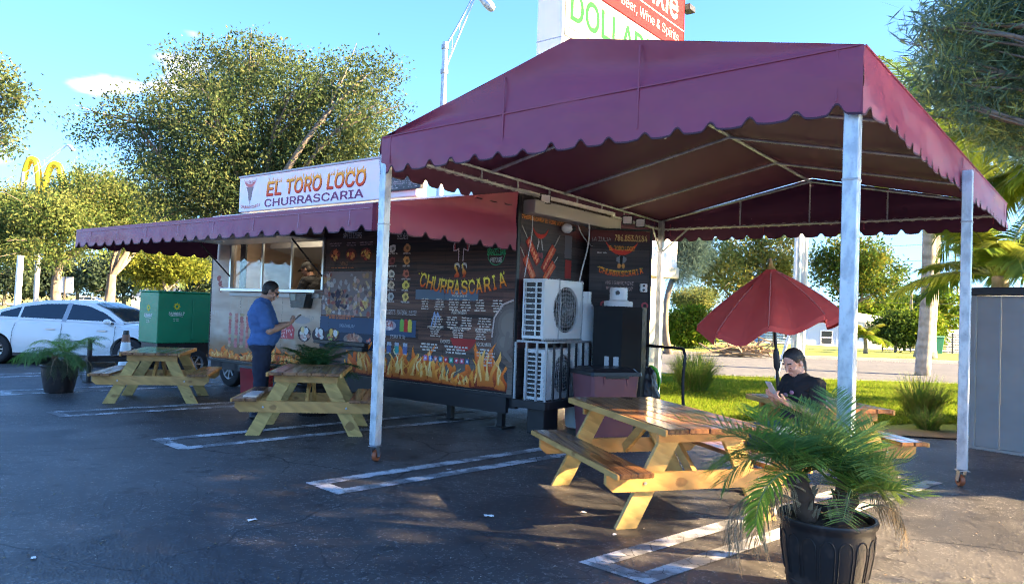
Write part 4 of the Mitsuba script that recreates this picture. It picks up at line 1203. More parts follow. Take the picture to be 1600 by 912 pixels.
P = Print(GM[:3, 3], GM[:3, 0])
sun_logo(P, -.92, 1.40, .075)
P.done(gn, 'logo_print')
P = Print(GM[:3, 3] + GM[:3, 0] * -1.28, -GM[:3, 1])
sun_logo(P, -.36, 1.36, .075)
P.done(gn, 'logo_print')
# red cooler and traffic barrel
mat('cooler_red', (.38, .02, .03), .4)
cr = thing('red_cooler', 'red box standing under the trailer beside its wheel', 'box')
CM = TR @ frame((-5.05, -.32, 0), .05)
add(cr, 'box_body', taper(.40, .34, .44, .38, .0, .46, .02), 'cooler_red', M=CM)
add(cr, 'lid', taper(.47, .41, .45, .39, .462, .50, .02), 'black_plastic', M=CM)
tb = thing('traffic_barrel', 'white and orange striped traffic post behind the green generator', 'traffic cone')
mat('cone_orange', (.26, .11, .06), .5)
CB = frame((-7.92, 15.2, -.0)) @ np.diag([.9, .9, .84, 1.])
zs = [(0, .06, .20, .20), (.06, .30, .15, .13), (.30, .52, .13, .115), (.52, .74, .115, .095), (.74, .92, .095, .075), (.92, 1.02, .07, .06)]
for i, (a_, b_z, r0, r1) in enumerate(zs):
    add(tb, ('base', 'band', 'band', 'band', 'band', 'handle')[i], lathe([(.001, a_), (r0, a_), (r1, b_z), (.001, b_z)], 24), ('black_plastic', 'white_paint', 'cone_orange', 'white_paint', 'cone_orange', 'black_plastic')[i], 40, M=CB)
# ------------------------------------------------------------------ picnic tables
def picnic_table(label, x, y, ang, L, W, span, feet=1.2, out=.78, light=None):
    """ang: direction of the long side; boards of the top run along it"""
    t = thing('picnic_table', label, 'picnic table', 'wooden picnic tables on the lot')
    M = frame((x, y, 0), ang - math.pi / 2)           # local y along the table
    H = .755
    nb = 5
    bw = W / nb
    for i in range(nb):
        x0 = -W / 2 + i * bw
        add(t, 'top_board', cbox((x0 + .003, -L / 2 + .004 * (i % 2), H - .040), (x0 + bw - .003, L / 2 - .003 * (i % 3), H), .006), 'wood_top', M=M)
    for s in (-1, 1):
        add(t, 'apron_edge', cbox((s * (W / 2 + .012) - .012, -L / 2, H - .055), (s * (W / 2 + .012) + .012, L / 2, H - .004), .005), 'wood_beam', M=M)
        for i in range(2):
            x0 = s * (out - .135 * i) - (.135 if s > 0 else 0)
            b = add(t, 'seat_board', cbox((x0 + .003, -L / 2 + .005 * i, .415), (x0 + .132, L / 2, .452), .006), 'wood_top', M=M)
        add(t, 'seat_edge', cbox((s * (out + .012) - .011, -L / 2, .408), (s * (out + .012) + .011, L / 2, .448), .004), 'wood_beam', M=M)
    for e in (-1, 1):
        ye = e * span / 2
        for s in (-1, 1):
            a, b = V(s * feet / 2, ye, 0), V(s * W * .27, ye, H - .05)
            d = (b - a) / np.linalg.norm(b - a)
            w = .145 / 2 / d[2]
            pts = [(a[0] - w, 0), (a[0] + w, 0), (b[0] + w, b[2]), (b[0] - w, b[2])]
            lg = add(t, 'leg', prism(pts, .040, (0, ye + .020, 0), (1, 0, 0), (0, 0, 1)), 'wood_leg', M=M)
        yb = ye + e * .041
        bm_ = [(-out - .01, .30 + .03), (-out + .05, .275), (out - .05, .275), (out + .01, .33), (out + .01, .406), (-out - .01, .406)]
        cb_ = add(t, 'cross_beam', prism(bm_, .038, (0, yb + .019, 0), (1, 0, 0), (0, 0, 1)), 'wood_beam', M=M)
        for s in (-1, 1):
            add(cb_, 'bolt', cyl((s * feet * .40, yb + e * .018, .335), (s * feet * .40, yb + e * .026, .335), .012, 10), 'steel', M=M)
        add(t, 'top_cleat', cbox((-W / 2 + .04, ye + e * .022, H - .13), (W / 2 - .04, ye + e * .058, H - .042), .003), 'wood_beam', M=M)
        add(t, 'brace', bar((0, ye - e * .06, .33), (0, e * .10, H - .06), .036, .085, up=(0, 1, .3)), 'wood_beam', M=M)
    return t


picnic_table('glossy brown picnic table standing nearest, in front of the air conditioners', 1.26, 6.20, math.radians(107), 1.86, .84, 1.33)
picnic_table('small picnic table left of the canopy post, in front of the man in blue', -2.42, 9.06, math.radians(97), 1.25, .80, .80, 1.18)
picnic_table('leftmost picnic table standing in front of the green generator', -5.37, 11.35, math.radians(104), 1.45, .76, 1.0, 1.13)
picnic_table('picnic table the seated woman sits at, near the red umbrella', 3.06, 7.36, math.radians(100), 1.20, .82, .75)
# paper and a placemat on the tables
mat('paper', (.72, .72, .70), .8)
mat('pale_board', (.62, .50, .42), .35)
k = thing('wooden_board', 'pale rounded board lying on the left bench of the small table', 'board')
scene[k] = mikit.ply(prism(Point(0, 0).buffer(.075, 12).union(sbox(-.075, 0, .075, .42)), .014, (-3.05, 8.55, .4525), (.99, .13, 0), (-.13, .99, 0)), 'pale_board', M=None) if False else mikit.ply(xf(tm(trimesh.creation.extrude_polygon(unary_union([Point(0, 0).buffer(.075, 12), sbox(-.075, -.42, .075, 0)]), .014, engine='earcut')), frame((-3.03, 8.93, .4525), math.radians(7))), 'pale_board')


# ------------------------------------------------------------------ palms in pots
def frond(base, az, el, L, bend, nl, ll, lw, col, seed, hang=.35, vee=.35, first=.18, twist=0.):
    """one feather leaf: (vertices, triangles, colours, rachis points); el: start elevation, bend: how far it arches over (radians)"""
    r = np.random.default_rng(seed)
    n = 15
    t = np.linspace(0, 1, n)
    a = el - bend * t ** 1.25
    ds = L / (n - 1)
    h = np.r_[0, np.cumsum(np.cos((a[1:] + a[:-1]) / 2) * ds)]
    z = np.r_[0, np.cumsum(np.sin((a[1:] + a[:-1]) / 2) * ds)]
    d0 = V(math.cos(az), math.sin(az), 0)
    side = V(-d0[1], d0[0], 0)
    sway = twist * L * t ** 2
    R = V(*base) + h[:, None] * d0 + z[:, None] * V(0, 0, 1) + sway[:, None] * side
    tan = np.gradient(R, axis=0); tan /= np.linalg.norm(tan, axis=1, keepdims=True)
    tt = np.linspace(first, .99, nl)
    C = np.stack([np.interp(tt, t, R[:, k]) for k in range(3)], 1)
    T = np.stack([np.interp(tt, t, tan[:, k]) for k in range(3)], 1)
    vs, fs, cs, o = [], [], [], 0
    for s in (-1, 1):
        up = np.cross(T, s * side * -1); up /= np.linalg.norm(up, axis=1, keepdims=True)
        up *= np.sign(up[:, 2:3] + 1e-9)
        fw = .35 + .75 * tt[:, None] + .25 * (r.random((nl, 1)) - .5)
        D = s * side + fw * T + (vee + .35 * (r.random((nl, 1)) - .5)) * up
        D /= np.linalg.norm(D, axis=1, keepdims=True)
        ln = ll * np.sin(np.clip(.22 + .78 * (1 - tt), 0, 1) * np.pi * .72)[:, None] * (.85 + .3 * r.random((nl, 1)))
        g = V(0, 0, -1) * hang
        W = np.cross(D, up); W /= np.linalg.norm(W, axis=1, keepdims=True)
        M_ = C + D * ln * .5 + g * ln * .18
        E_ = C + D * ln + g * ln * .75
        q = np.stack([C - W * lw * .3, C + W * lw * .3, M_ - W * lw * .5, M_ + W * lw * .5, E_], 1).reshape(-1, 3)
        i = np.arange(nl)[:, None] * 5 + o
        fs.append(np.concatenate([i + np.array([[0, 1, 3]]), i + np.array([[0, 3, 2]]), i + np.array([[2, 3, 4]])]))
        c = np.asarray(col) * (.7 + .6 * r.random((nl, 1)))
        tip = np.clip(c * 1.25 + V(.05, .03, 0) * r.random((nl, 1)), 0, 1)
        cs.append(np.stack([c, c, c, c, tip], 1).reshape(-1, 3))
        vs.append(q); o += 5 * nl
    return np.vstack(vs), np.vstack(fs), np.vstack(cs), R


def add_frond(parent, f, rr=.006, stem='frond_stem', name='frond'):
    k = add(parent, name, trimesh.Trimesh(f[0], f[1], process=False), 'blade', color=f[2])
    n = len(f[3])
    add(k, 'midrib', tube(f[3], np.linspace(rr, rr * .25, n), 5), stem, True)


mat('frond_stem', (.16, .20, .05), .5)
mat('dry_stem', (.28, .20, .12), .7)
mat('pot_dark', mikit.proc(lambda p, n, uv: mikit.mix((.018, .014, .014), (.05, .032, .026), SS(.55, .8, FB(p.x * 14, p.y * 14, p.z * 10, 3)))), .42)


def pot(t, x, y, R, H, arches=True):
    M = frame((x, y, 0))
    b = R * .74
    prof = [(.001, 0), (b * .96, 0), (b, .012), (b * 1.10, H * .22), (R * .93, H * .62), (R * .95, H * .86), (R * .955, H * .9), (R * 1.0, H * .93), (R * 1.02, H * .975), (R, H), (R * .94, H), (R * .92, H * .93), (R * .90, H * .80)]
    p = add(t, 'pot', lathe(prof, 48), 'pot_dark', 40, M=M)
    rad = lambda z: float(np.interp(z, [q[1] for q in prof[2:6]], [q[0] for q in prof[2:6]]))
    if arches:
        for i in range(16):
            a0 = i * 2 * math.pi / 16
            pts = []
            for s in np.linspace(0, 1, 21):
                if s < .3: u, z = -1, .32 + s / .3 * .38
                elif s > .7: u, z = 1, .70 - (s - .7) / .3 * .38
                else:
                    q = math.pi * (1 - (s - .3) / .4); u, z = math.cos(q), .70 + .12 * math.sin(q)
                a = a0 + u * .155
                r = rad(H * z) + .001
                pts.append((x + r * math.cos(a), y + r * math.sin(a), H * z))
            add(p, 'arch_relief', tube(pts, .004, 5), 'pot_dark', True)
        for z in (.16, .24):
            add(p, 'ring_relief', tube([(x + (rad(H * z) + .002) * math.cos(a), y + (rad(H * z) + .002) * math.sin(a), H * z) for a in np.linspace(0, 2 * np.pi, 41)], .004, 5), 'pot_dark', True)
    r_ = np.random.default_rng(3)
    n, ang = 40, np.arange(40) * 2 * np.pi / 40
    rings = np.linspace(.02, .91, 9)
    v = np.array([[x + R * k * math.cos(a), y + R * k * math.sin(a), H * .90 + .025 * r_.random()] for k in rings for a in ang])
    f = [[i * n + j, i * n + (j + 1) % n, (i + 1) * n + (j + 1) % n, (i + 1) * n + j] for i in range(8) for j in range(n)]
    add(t, 'soil', tm((v, f)), 'soil', True)
    return p


GREENS = [(.12, .26, .055), (.17, .32, .06), (.23, .36, .07), (.12, .24, .08)]
pp = thing('potted_palm', 'bushy date palm with dry hanging fronds in the big dark pot at the near right', 'potted palm', 'palms in dark pots')
px, py = 1.83, 4.20
pot(pp, px, py, .262, .455)
r_ = random.Random(21)
for i, (dx, dy, h, lean, r0) in enumerate(((-.10, .02, .25, (-.08, 0), .058), (.06, -.03, .16, (.05, -.02), .05), (.10, .08, .22, (.06, .05), .046))):
    bz = .42
    top = V(px + dx + lean[0], py + dy + lean[1], bz + h)
    pts = spline([(px + dx, py + dy, bz - .05), (px + dx + lean[0] * .4, py + dy + lean[1] * .4, bz + h * .5), top], 12)
    tk = add(pp, 'trunk', tube(pts, r0 * (1 + .12 * np.sin(np.arange(12) * 2.1)), 12), 'brown_fiber', True)
    for k in range(14):
        a = k * 2.4
        q = pts[2 + k % 9] + V(math.cos(a), math.sin(a), 0) * r0 * .9
        add(tk, 'leaf_base', hull([q + V(-math.sin(a) * .018, math.cos(a) * .018, 0), q - V(-math.sin(a) * .018, math.cos(a) * .018, 0), q + V(math.cos(a) * .03, math.sin(a) * .03, .07), q + V(0, 0, .05), q + V(0, 0, -.02)]), 'dry_stem')
    n = (15, 13, 12)[i]
    for k in range(n):
        az = k * 2.399 + i
        el = r_.uniform(.40, 1.50)
        L = r_.uniform(.50, .74) * (.52 if math.cos(az + .5) > .4 else 1.)
        col = r_.choice(GREENS)
        if r_.random() < .3: col = (.22, .29, .07)
        add_frond(pp, frond(top + V(0, 0, -.02), az, el, L, r_.uniform(.7, 1.5), 36, .24, .0085, col, 100 * i + k, hang=r_.uniform(.05, .3), vee=r_.uniform(.25, .6), twist=r_.uniform(-.15, .15)), .006)
for az, L, col in ((2.9, .75, (.14, .22, .04)), (3.3, .72, (.10, .17, .04)), (-.25, .30, (.22, .28, .05)), (.05, .34, (.18, .25, .045)), (-.5, .28, (.30, .30, .06)), (2.6, .70, (.07, .14, .035)), (-.1, .30, (.14, .23, .05))):
    add_frond(pp, frond(V(px, py, .66), az, .75, L, 1.75, 48, .25, .0075, col, int(az * 77 + 400), hang=.45, vee=.25), .007)
add_frond(pp, frond(V(px - .14, py - .08, .66), 3.75, .6, .62, 2.2, 40, .15, .012, (.20, .30, .04), 771, hang=.5), .009)
for i, (az, L, b) in enumerate(((3.35, .64, 2.45), (3.55, .58, 2.6), (3.1, .60, 2.5), (-.75, .30, 2.5), (-.45, .34, 2.6))):
    add_frond(pp, frond(V(px + .17 * math.cos(az), py + .17 * math.sin(az), .52 + .08 * (i % 2)), az, .55, L, b, 34, .16 if L > .5 else .12, .006, [(.26, .20, .13), (.34, .25, .15), (.20, .15, .10)][i % 3], 800 + i, hang=1.2, vee=0., twist=.1), .006, 'dry_stem', 'dry_frond')

p2 = thing('potted_palm', 'small date palm in a dark pot in front of the white car', 'potted palm', 'palms in dark pots')
x2, y2 = -7.15, 11.75
pot(p2, x2, y2, .27, .44, False)
for i, (dx, h) in enumerate(((-.06, .16), (.08, .12))):
    tk = add(p2, 'trunk', tube([(x2 + dx, y2, .38), (x2 + dx * 1.6, y2, .42 + h)], [.05, .045], 10), 'brown_fiber', True)
for k in range(17):
    az, el = k * 2.399, r_.uniform(.5, 1.4)
    add_frond(p2, frond(V(x2 + .06 * (-1) ** k, y2, .55), az, el, r_.uniform(.5, .75), r_.uniform(1.1, 2.1), 34, .22, .009, r_.choice(GREENS), 1200 + k, hang=.7, vee=.15), .006)
for k, az in enumerate((-.5, -.9, .1, -1.4)):
    add_frond(p2, frond(V(x2 + .1, y2 - .08, .5), az, .7, .62, 2.5, 24, .16, .009, (.06, .07, .04), 1300 + k, hang=1.1, vee=0.), .006, 'dry_stem', 'dry_frond')
p3 = thing('potted_palm', 'green palm in a dark pot half hidden behind the small picnic table', 'potted palm', 'palms in dark pots')
x3, y3 = -2.72, 10.35
pot(p3, x3, y3, .27, .44, False)
for k in range(26):
    az, el = k * 2.399, r_.uniform(.6, 1.45)
    add_frond(p3, frond(V(x3, y3, .50), az, el, r_.uniform(.5, .78), r_.uniform(.8, 1.7), 34, .24, .012, r_.choice([(.03, .10, .04), (.04, .12, .045), (.05, .13, .04)]), 1400 + k, hang=.5, vee=.25), .006)

# ------------------------------------------------------------------ red umbrella
ub = thing('patio_umbrella', 'faded red patio umbrella with drooping panels on a dark pole', 'umbrella')
mat('umbrella_red', mikit.proc(lambda p, n, uv: mikit.mix((.62, .05, .045), (.70, .10, .075), FB(p.x * 5, p.y * 5, p.z * 5, 3))), .75)
mat('umbrella_seam', (.62, .25, .22), .7)
UT, UB = V(2.95, 8.4, 2.13), V(3.14, 8.42, 0)
ax = (UT - UB) / np.linalg.norm(UT - UB)
add(ub, 'pole', tube([UB, UB + ax * .9], .021, 12), 'black_metal', 40)
add(ub, 'pole', tube([UB + ax * .9, UT], .017, 12), 'black_metal', 40)
cr_ = add(ub, 'crank_box', tube([UB + ax * .98, UB + ax * 1.02, UB + ax * 1.17, UB + ax * 1.22], [.02, .036, .036, .022], 12), 'black_plastic', 30)
add(cr_, 'crank_handle', tube([UB + ax * 1.1, UB + ax * 1.1 + V(.07, -.04, -.01), UB + ax * 1.02 + V(.09, -.05, 0)], .008, 6), 'black_plastic', True)
add(ub, 'finial', tube([UT - ax * .01, UT + ax * .03, UT + ax * .05, UT + ax * .12], [.055, .03, .022, .012], 12), 'wood_beam', 30)
nU, nR, NR = 144, 20, 8
ph = np.arange(nU) * 2 * np.pi / nU
vs = []
for t in np.linspace(.0, 1, nR):
    k = np.abs(np.sin((ph + .35) * NR / 2))        # 1 midway between the ribs, 0 on them
    r = .03 + .765 * t * (1 - .13 * k * t - .05 * k ** 4 * t) + .03 * t * np.sin(3 * ph + 1)
    z = -.02 - .52 * t ** 1.12 - .05 * t ** 4 - .10 * (k ** 1.5) * t * (.5 + .5 * t) - .05 * t * np.sin(2 * ph + .6) - .11 * t * np.cos(ph - 3.3)
    fold = .03 * t * np.sin(ph * 11 + 3 * t)
    r = r * (1 + fold * .5)
    e1, e2 = V(1, 0, 0), V(0, 1, 0)
    vs.append(UT + np.outer(r * np.cos(ph), e1) + np.outer(r * np.sin(ph), e2) + np.outer(z, V(0, 0, 1)))
VV = np.array(vs)
idx = np.arange(nR * nU).reshape(nR, nU)
for i in range(NR):
    c = np.arange(i * nU // NR, (i + 1) * nU // NR + 1) % nU
    sub = idx[:, c]
    g = VV.reshape(-1, 3)[sub.ravel()]
    q = np.arange(sub.size).reshape(sub.shape)
    f = np.stack([q[:-1, :-1].ravel(), q[:-1, 1:].ravel(), q[1:, 1:].ravel(), q[1:, :-1].ravel()], 1)
    pn = add(ub, 'canopy_panel', tm((g, f)), 'umbrella_red', True)
    j = int(round((-.35 + i * 2 * np.pi / NR) / (2 * np.pi) * nU)) % nU
    add(pn, 'seam', tube(VV[:, j] + V(0, 0, .003), .004, 4), 'umbrella_seam', True)
    add(ub, 'rib', tube(VV[:, j] - V(0, 0, .015), .006, 5), 'black_metal', True)
    # scalloped flap at the rim
    lo = VV[-1][c] + (VV[-1][c] - VV[-2][c]) * .2 + V(0, 0, -.05)
    q2 = np.vstack([VV[-1][c], lo])
    m_ = len(c)
    add(pn, 'flap', tm((q2, np.stack([np.arange(m_ - 1), np.arange(1, m_), np.arange(1, m_) + m_, np.arange(m_ - 1) + m_], 1))), 'umbrella_red', True)
vent = []
for t, dz in ((0, .02), (.5, -.10), (1., -.19)):
    k = np.abs(np.sin((ph + .35) * NR / 2))
    r = .02 + .26 * t * (1 - .1 * k)
    vent.append(UT + np.c_[r * np.cos(ph), r * np.sin(ph), dz - .03 * k * t + 0 * ph])
vv = np.vstack(vent)
f = np.vstack([np.stack([np.arange(nU) + i * nU, (np.arange(nU) + 1) % nU + i * nU, (np.arange(nU) + 1) % nU + (i + 1) * nU, np.arange(nU) + (i + 1) * nU], 1) for i in range(2)])
add(ub, 'vent_cap', tm((vv, f)), 'umbrella_red', True)
add(ub, 'base', lathe([(.001, 0), (.24, 0), (.24, .03), (.10, .06), (.04, .08), (.04, .22), (.001, .22)], 28), 'black_metal', 40, M=frame(UB))

# ------------------------------------------------------------------ scraps of paper on the asphalt
for i, (x, y, s, w) in enumerate(((-.12, 5.55, .05, 'white folded receipt lying on the asphalt in front of the near table'), (.78, 5.9 - .7, .028, 'tiny white scrap left of the nearest hairpin line'), (.62, 5.75, .03, 'small white crumb near the foot of the nearest table'), (-1.78, 5.25, .05, 'crumpled white napkin on the dark asphalt at the left front'), (-2.75, 4.35, .03, 'pale scrap close to the long crack at the bottom left'), (-.55, 7.1, .035, 'small white scrap right of the caster of the left post'), (-6.9, 9.0, .16, 'flattened white paper at the left edge of the lot'))):
    k = thing('paper_scrap', w, 'litter', 'paper scraps on the asphalt')
    r_ = np.random.default_rng(i)
    s *= .7
    g = np.linspace(-1, 1, 5)
    X, Y = np.meshgrid(g, g)
    v = np.stack([X * s + .25 * s * r_.random(X.shape), Y * s * .6 + .25 * s * r_.random(X.shape), .008 + s * .18 * r_.random(X.shape)], -1).reshape(-1, 3)
    ix = np.arange(25).reshape(5, 5)
    top = tm((v, np.stack([ix[:-1, :-1].ravel(), ix[:-1, 1:].ravel(), ix[1:, 1:].ravel(), ix[1:, :-1].ravel()], 1)))
    scene[k] = mikit.ply(xf(top, frame((x, y, 0), i * 1.3)), 'paper')
# ------------------------------------------------------------------ people
_ICO = trimesh.creation.icosphere(2, 1.).vertices


def sph(p, r):
    return _ICO * np.asarray(r, float) + np.asarray(p, float)


def chain(*pr):
    return [m3.Manifold.hull_points(np.vstack([sph(*pr[i]), sph(*pr[i + 1])]).astype(np.float32)) for i in range(len(pr) - 1)]


def organic(parts, edge=.016, it=8, cut=None):
    m = m3.Manifold.batch_boolean(parts, m3.OpType.Add)
    if cut is not None:
        m = m - cut
    m = tm(m.refine_to_length(edge))
    m.merge_vertices()
    trimesh.smoothing.filter_taubin(m, lamb=.5, nu=.52, iterations=it)
    return m


def rot(yaw, pitch=0., roll=0.):
    """x forward, y left, z up; positive pitch looks down"""
    cy, sy, cp, sp, cr, sr = math.cos(yaw), math.sin(yaw), math.cos(pitch), math.sin(pitch), math.cos(roll), math.sin(roll)
    return np.array([[cy, -sy, 0], [sy, cy, 0], [0, 0, 1]]) @ np.array([[cp, 0, sp], [0, 1, 0], [-sp, 0, cp]]) @ np.array([[1, 0, 0], [0, cr, -sr], [0, sr, cr]])


def hand(w, d, nrm, side, curl=.8, s=1.):
    """palm and five fingers from the wrist w along d; nrm: palm normal (the side the fingers curl to); side: direction of the thumb"""
    d, nrm = V(*d), V(*nrm)
    d /= np.linalg.norm(d)
    nrm -= d * (nrm @ d); nrm /= np.linalg.norm(nrm)
    t = np.cross(nrm, d) * side
    w = V(*w)
    out = [m3.Manifold.hull_points(np.vstack([sph(w, .024 * s), sph(w + d * .085 * s + t * .030 * s, .012 * s), sph(w + d * .08 * s - t * .032 * s, .012 * s), sph(w + d * .03 * s + t * .028 * s, .015 * s)]).astype(np.float32))]
    for i, (o, L) in enumerate(((.030, .072), (.010, .080), (-.012, .074), (-.032, .058))):
        p = w + (d * .083 + t * o) * s
        a, pts = 0., [(p, .0095 * s)]
        for k, f in enumerate((.45, .32, .23)):
            a += curl * (.75 if k == 0 else .9)
            p = p + (d * math.cos(a) + nrm * math.sin(a)) * L * f * s
            pts.append((p, (.0088, .0082, .0072)[k] * s))
        out += chain(*pts)
    p = w + (d * .025 + t * .030) * s
    q = p + (d * .030 + t * .026 + nrm * .012) * s
    out += chain((p, .014 * s), (q, .011 * s), (q + (d * .028 + t * .004 + nrm * .020) * s, .0085 * s))
    return out


def person(label, M, J, skin, shirt, pants, hair='hair_dark', build=1., female=False, cap=False, sleeve=.62, glasses=False):
    """J: joints in the person's own frame (x forward, y left, z up)"""
    t = thing('person', label, 'person')
    J = {k: V(*v) if not isinstance(v, dict) else v for k, v in J.items()}
    H = J['head']
    R = rot(*J['gaze'])
    hp = lambda *q: H + R @ V(*q)
    hs = lambda p, r: (hp(*p), r)
    def ell(c, r):
        return m3.Manifold.hull_points((sph((0, 0, 0), r) @ R.T + hp(*c)).astype(np.float32))
    parts = [ell((-.005, 0, .035), (.096, .077, .098)), ell((.022, 0, -.045), (.062, .058, .062)), ell((.05, 0, -.09), (.030, .030, .022)), ell((.03, 0, .0), (.066, .062, .06))]
    parts += chain(hs((.088, 0, .028), .010), hs((.112, 0, -.016), .014)) + chain(hs((.086, .028, .042), .013), hs((.078, .05, .036), .012)) + chain(hs((.086, -.028, .042), .013), hs((.078, -.05, .036), .012))
    parts += [ell((.062, s * .036, -.02), (.028, .026, .024)) for s in (-1, 1)] + [ell((-.004, s * .080, 0), (.019, .010, .031)) for s in (-1, 1)]
    parts += chain(hs((.083, -.017, -.058), .009), hs((.088, 0, -.056), .010), hs((.083, .017, -.058), .009)) + chain(hs((.081, -.014, -.070), .009), hs((.085, 0, -.071), .010), hs((.081, .014, -.070), .009))
    nb = J['neck']
    parts += chain((hp(-.025, 0, -.05), .052), (nb, .060 * build), (nb * .5 + J['chest'] * .5 + V(0, 0, .02), .09))
    b = build
    tor = [(J['chest'], (.12 * b, .17 * b, .16)), (J['belly'], (.125 * b, .155 * b, .13)), (J['pelvis'], (.12 * b, .165 * b, .11))]
    parts += chain(*tor)
    sl = []
    for s, k in ((1, 'l'), (-1, 'r')):
        sh, el, wr = J['sh' + k], J['el' + k], J['wr' + k]
        parts += chain((J['chest'] + V(0, s * .08, .06), .09), (sh, .058 * b), (sh * .4 + el * .6, .046 * b), (el, .039 * b), (el * .6 + wr * .4, .038 * b), (wr, .026 * b))
        parts += hand(wr, J['hd' + k], J['hn' + k], J.get('ht' + k, V(s, 0, 0))[0], J.get('curl', V(.8, 0, 0))[0])
        sl.append(chain((J['chest'] + V(0, s * .07, .075), .095), (sh, .068 * b), (sh + (el - sh) * sleeve, .062 * b)))
        hi, kn, an, to = J['hi' + k], J['kn' + k], J['an' + k], J['to' + k]
        parts += chain((hi, .085 * b), (hi * .5 + kn * .5, .075 * b), (kn, .055 * b), (kn * .6 + an * .4, .052 * b), (an, .036 * b), (to, .03))
    body = organic(parts, .015, 6)
    add(t, 'body', body, skin, True, M=M)
    # clothes
    sp = chain((nb * .35 + J['chest'] * .65 + V(0, 0, .07), .088 * b), (J['chest'], V(.138, .188, .165) * V(b, b, 1)), (J['belly'], V(.150, .172, .13) * V(b, b, 1)), (J['pelvis'] + V(0, 0, .03), V(.142, .180, .08) * V(b, b, 1)))
    for c in sl:
        sp += c
    sm = organic(sp, .014, 8)
    v = np.asarray(sm.vertices)
    n = sm.vertex_normals
    sm.vertices = v + n * ((meshkit.fbm(v * V(13, 13, 20), 3, 4) - .5) * .026 + (.014 if female else .003))[:, None]
    st = add(t, 'shirt', sm, shirt, True, M=M)
    if female is False:
        add(st, 'collar', tube([nb + V(.0, 0, -.005) + V(.075 * math.cos(a), .072 * math.sin(a), .012 - .025 * math.cos(a)) for a in np.linspace(0, 2 * np.pi, 21)], .013, 7), shirt, True, M=M)
    pp_ = []
    for k in 'lr':
        hi, kn, an = J['hi' + k], J['kn' + k], J['an' + k]
        pp_ += chain((J['pelvis'] + V(0, 0, -.0), V(.135, .172, .09) * V(b, b, 1)), (hi, .098 * b), (hi * .5 + kn * .5, .088 * b), (kn, .070 * b), (kn * .5 + an * .5, .066 * b), (an + V(0, 0, .03), .058 * b))
    pm = organic(pp_, .016, 6)
    v = np.asarray(pm.vertices)
    pm.vertices = v + pm.vertex_normals * ((meshkit.fbm(v * V(11, 11, 15), 3, 9) - .5) * .026)[:, None]
    add(t, 'trousers', pm, pants, True, M=M)
    for k in 'lr':
        an, to = J['an' + k], J['to' + k]
        d = to - an; d[2] = 0; d /= np.linalg.norm(d)
        z = min(an[2] - .07, to[2] - .02)
        add(t, 'shoe', organic([m3.Manifold.hull_points(np.vstack([sph((*(an - d * .05)[:2], z + .035), (.042, .042, .035)), sph((*(an + d * .06)[:2], z + .055), (.042, .042, .04)), sph((*(to + d * .05)[:2], z + .026), (.044, .044, .026))]).astype(np.float32))], .02, 2), 'black_plastic', True, M=M)
    # hair, eyes, mouth
    def halfspace(p, nrm):
        nrm = R @ V(*nrm); nrm /= np.linalg.norm(nrm)
        a = np.cross(nrm, V(.3, .2, .9)); a /= np.linalg.norm(a)
        c = np.cross(nrm, a)
        o = hp(*p)
        return m3.Manifold.hull_points(np.array([o + a * i * .5 + c * j * .5 + nrm * k for i in (-1, 1) for j in (-1, 1) for k in (0, .6)], np.float32))
    scalp = ell((-.010, 0, .042), (.104, .085, .103))
    hr_ = scalp - halfspace((.058, 0, .085), (1., 0, -.35)) - halfspace((.012, 0, .012), (.55, 0, -1.))
    hp_ = [hr_]
    if female:
        tl_ = hp(-.085, .0, .02)
        hp_ += chain((tl_, .046), (tl_ + V(-.025, .012, -.06), .038), (tl_ + V(-.030, .02, -.13), .032), (tl_ + V(-.02, .025, -.20), .016))
        hp_.append(scalp - halfspace((.0, 0, .02), (1., 0, -.1)) - halfspace((0, 0, -.03), (0, 0, -1)))
    else:
        hp_.append(ell((-.035, 0, .0), (.072, .079, .085)) - halfspace((-.02, 0, 0), (1., 0, 0)))
    hm = organic(hp_, .009, 3)
    v = np.asarray(hm.vertices)
    hm.vertices = v + hm.vertex_normals * ((meshkit.fbm(v * 60, 2, 2) - .5) * .008)[:, None]
    add(t, 'hair', hm, hair, True, M=M)
    if cap:
        cp = add(t, 'cap', organic([ell((-.008, 0, .06), (.110, .090, .085)) - halfspace((0, 0, .045), (0, 0, -1))] + [ell((.11, 0, .055), (.07, .07, .010))], .012, 3), 'black_fabric', True, M=M)
    eye = []
    for s in (-1, 1):
        add(t, 'eye', join([xf(ball((0, 0, 0), .0088, 2), np.vstack([np.c_[R, hp(.0835, s * .031, .014)], [0, 0, 0, 1]]))]), skin, True, M=M)
        add(t, 'iris', join([xf(ball((0, 0, 0), .0062, 1), np.vstack([np.c_[R, hp(.0895, s * .031, .008)], [0, 0, 0, 1]]))]), 'hair_dark', True, M=M)
        add(t, 'eyebrow', tube([hp(.098, s * .018, .046), hp(.096, s * .035, .052), hp(.083, s * .055, .045)], .0045, 5), hair, True, M=M)
    add(t, 'lips', tube([hp(.0905, -.018, -.064), hp(.0975, 0, -.063), hp(.0905, .018, -.064)], [.003, .006, .003], 6), 'lip', True, M=M)
    if glasses:
        add(t, 'sunglasses', join([ell_m for ell_m in (tm(ell((.100, .033, .016), (.008, .028, .020))), tm(ell((.100, -.033, .016), (.008, .028, .020))), tube([hp(.1, -.058, .02), hp(.05, -.084, .018), hp(0, -.086, .01)], .004, 5), tube([hp(.1, .058, .02), hp(.05, .084, .018), hp(0, .086, .01)], .004, 5), tube([hp(.106, -.012, .02), hp(.106, .012, .02)], .004, 5))]), 'black_plastic', True, M=M)
    return t, R


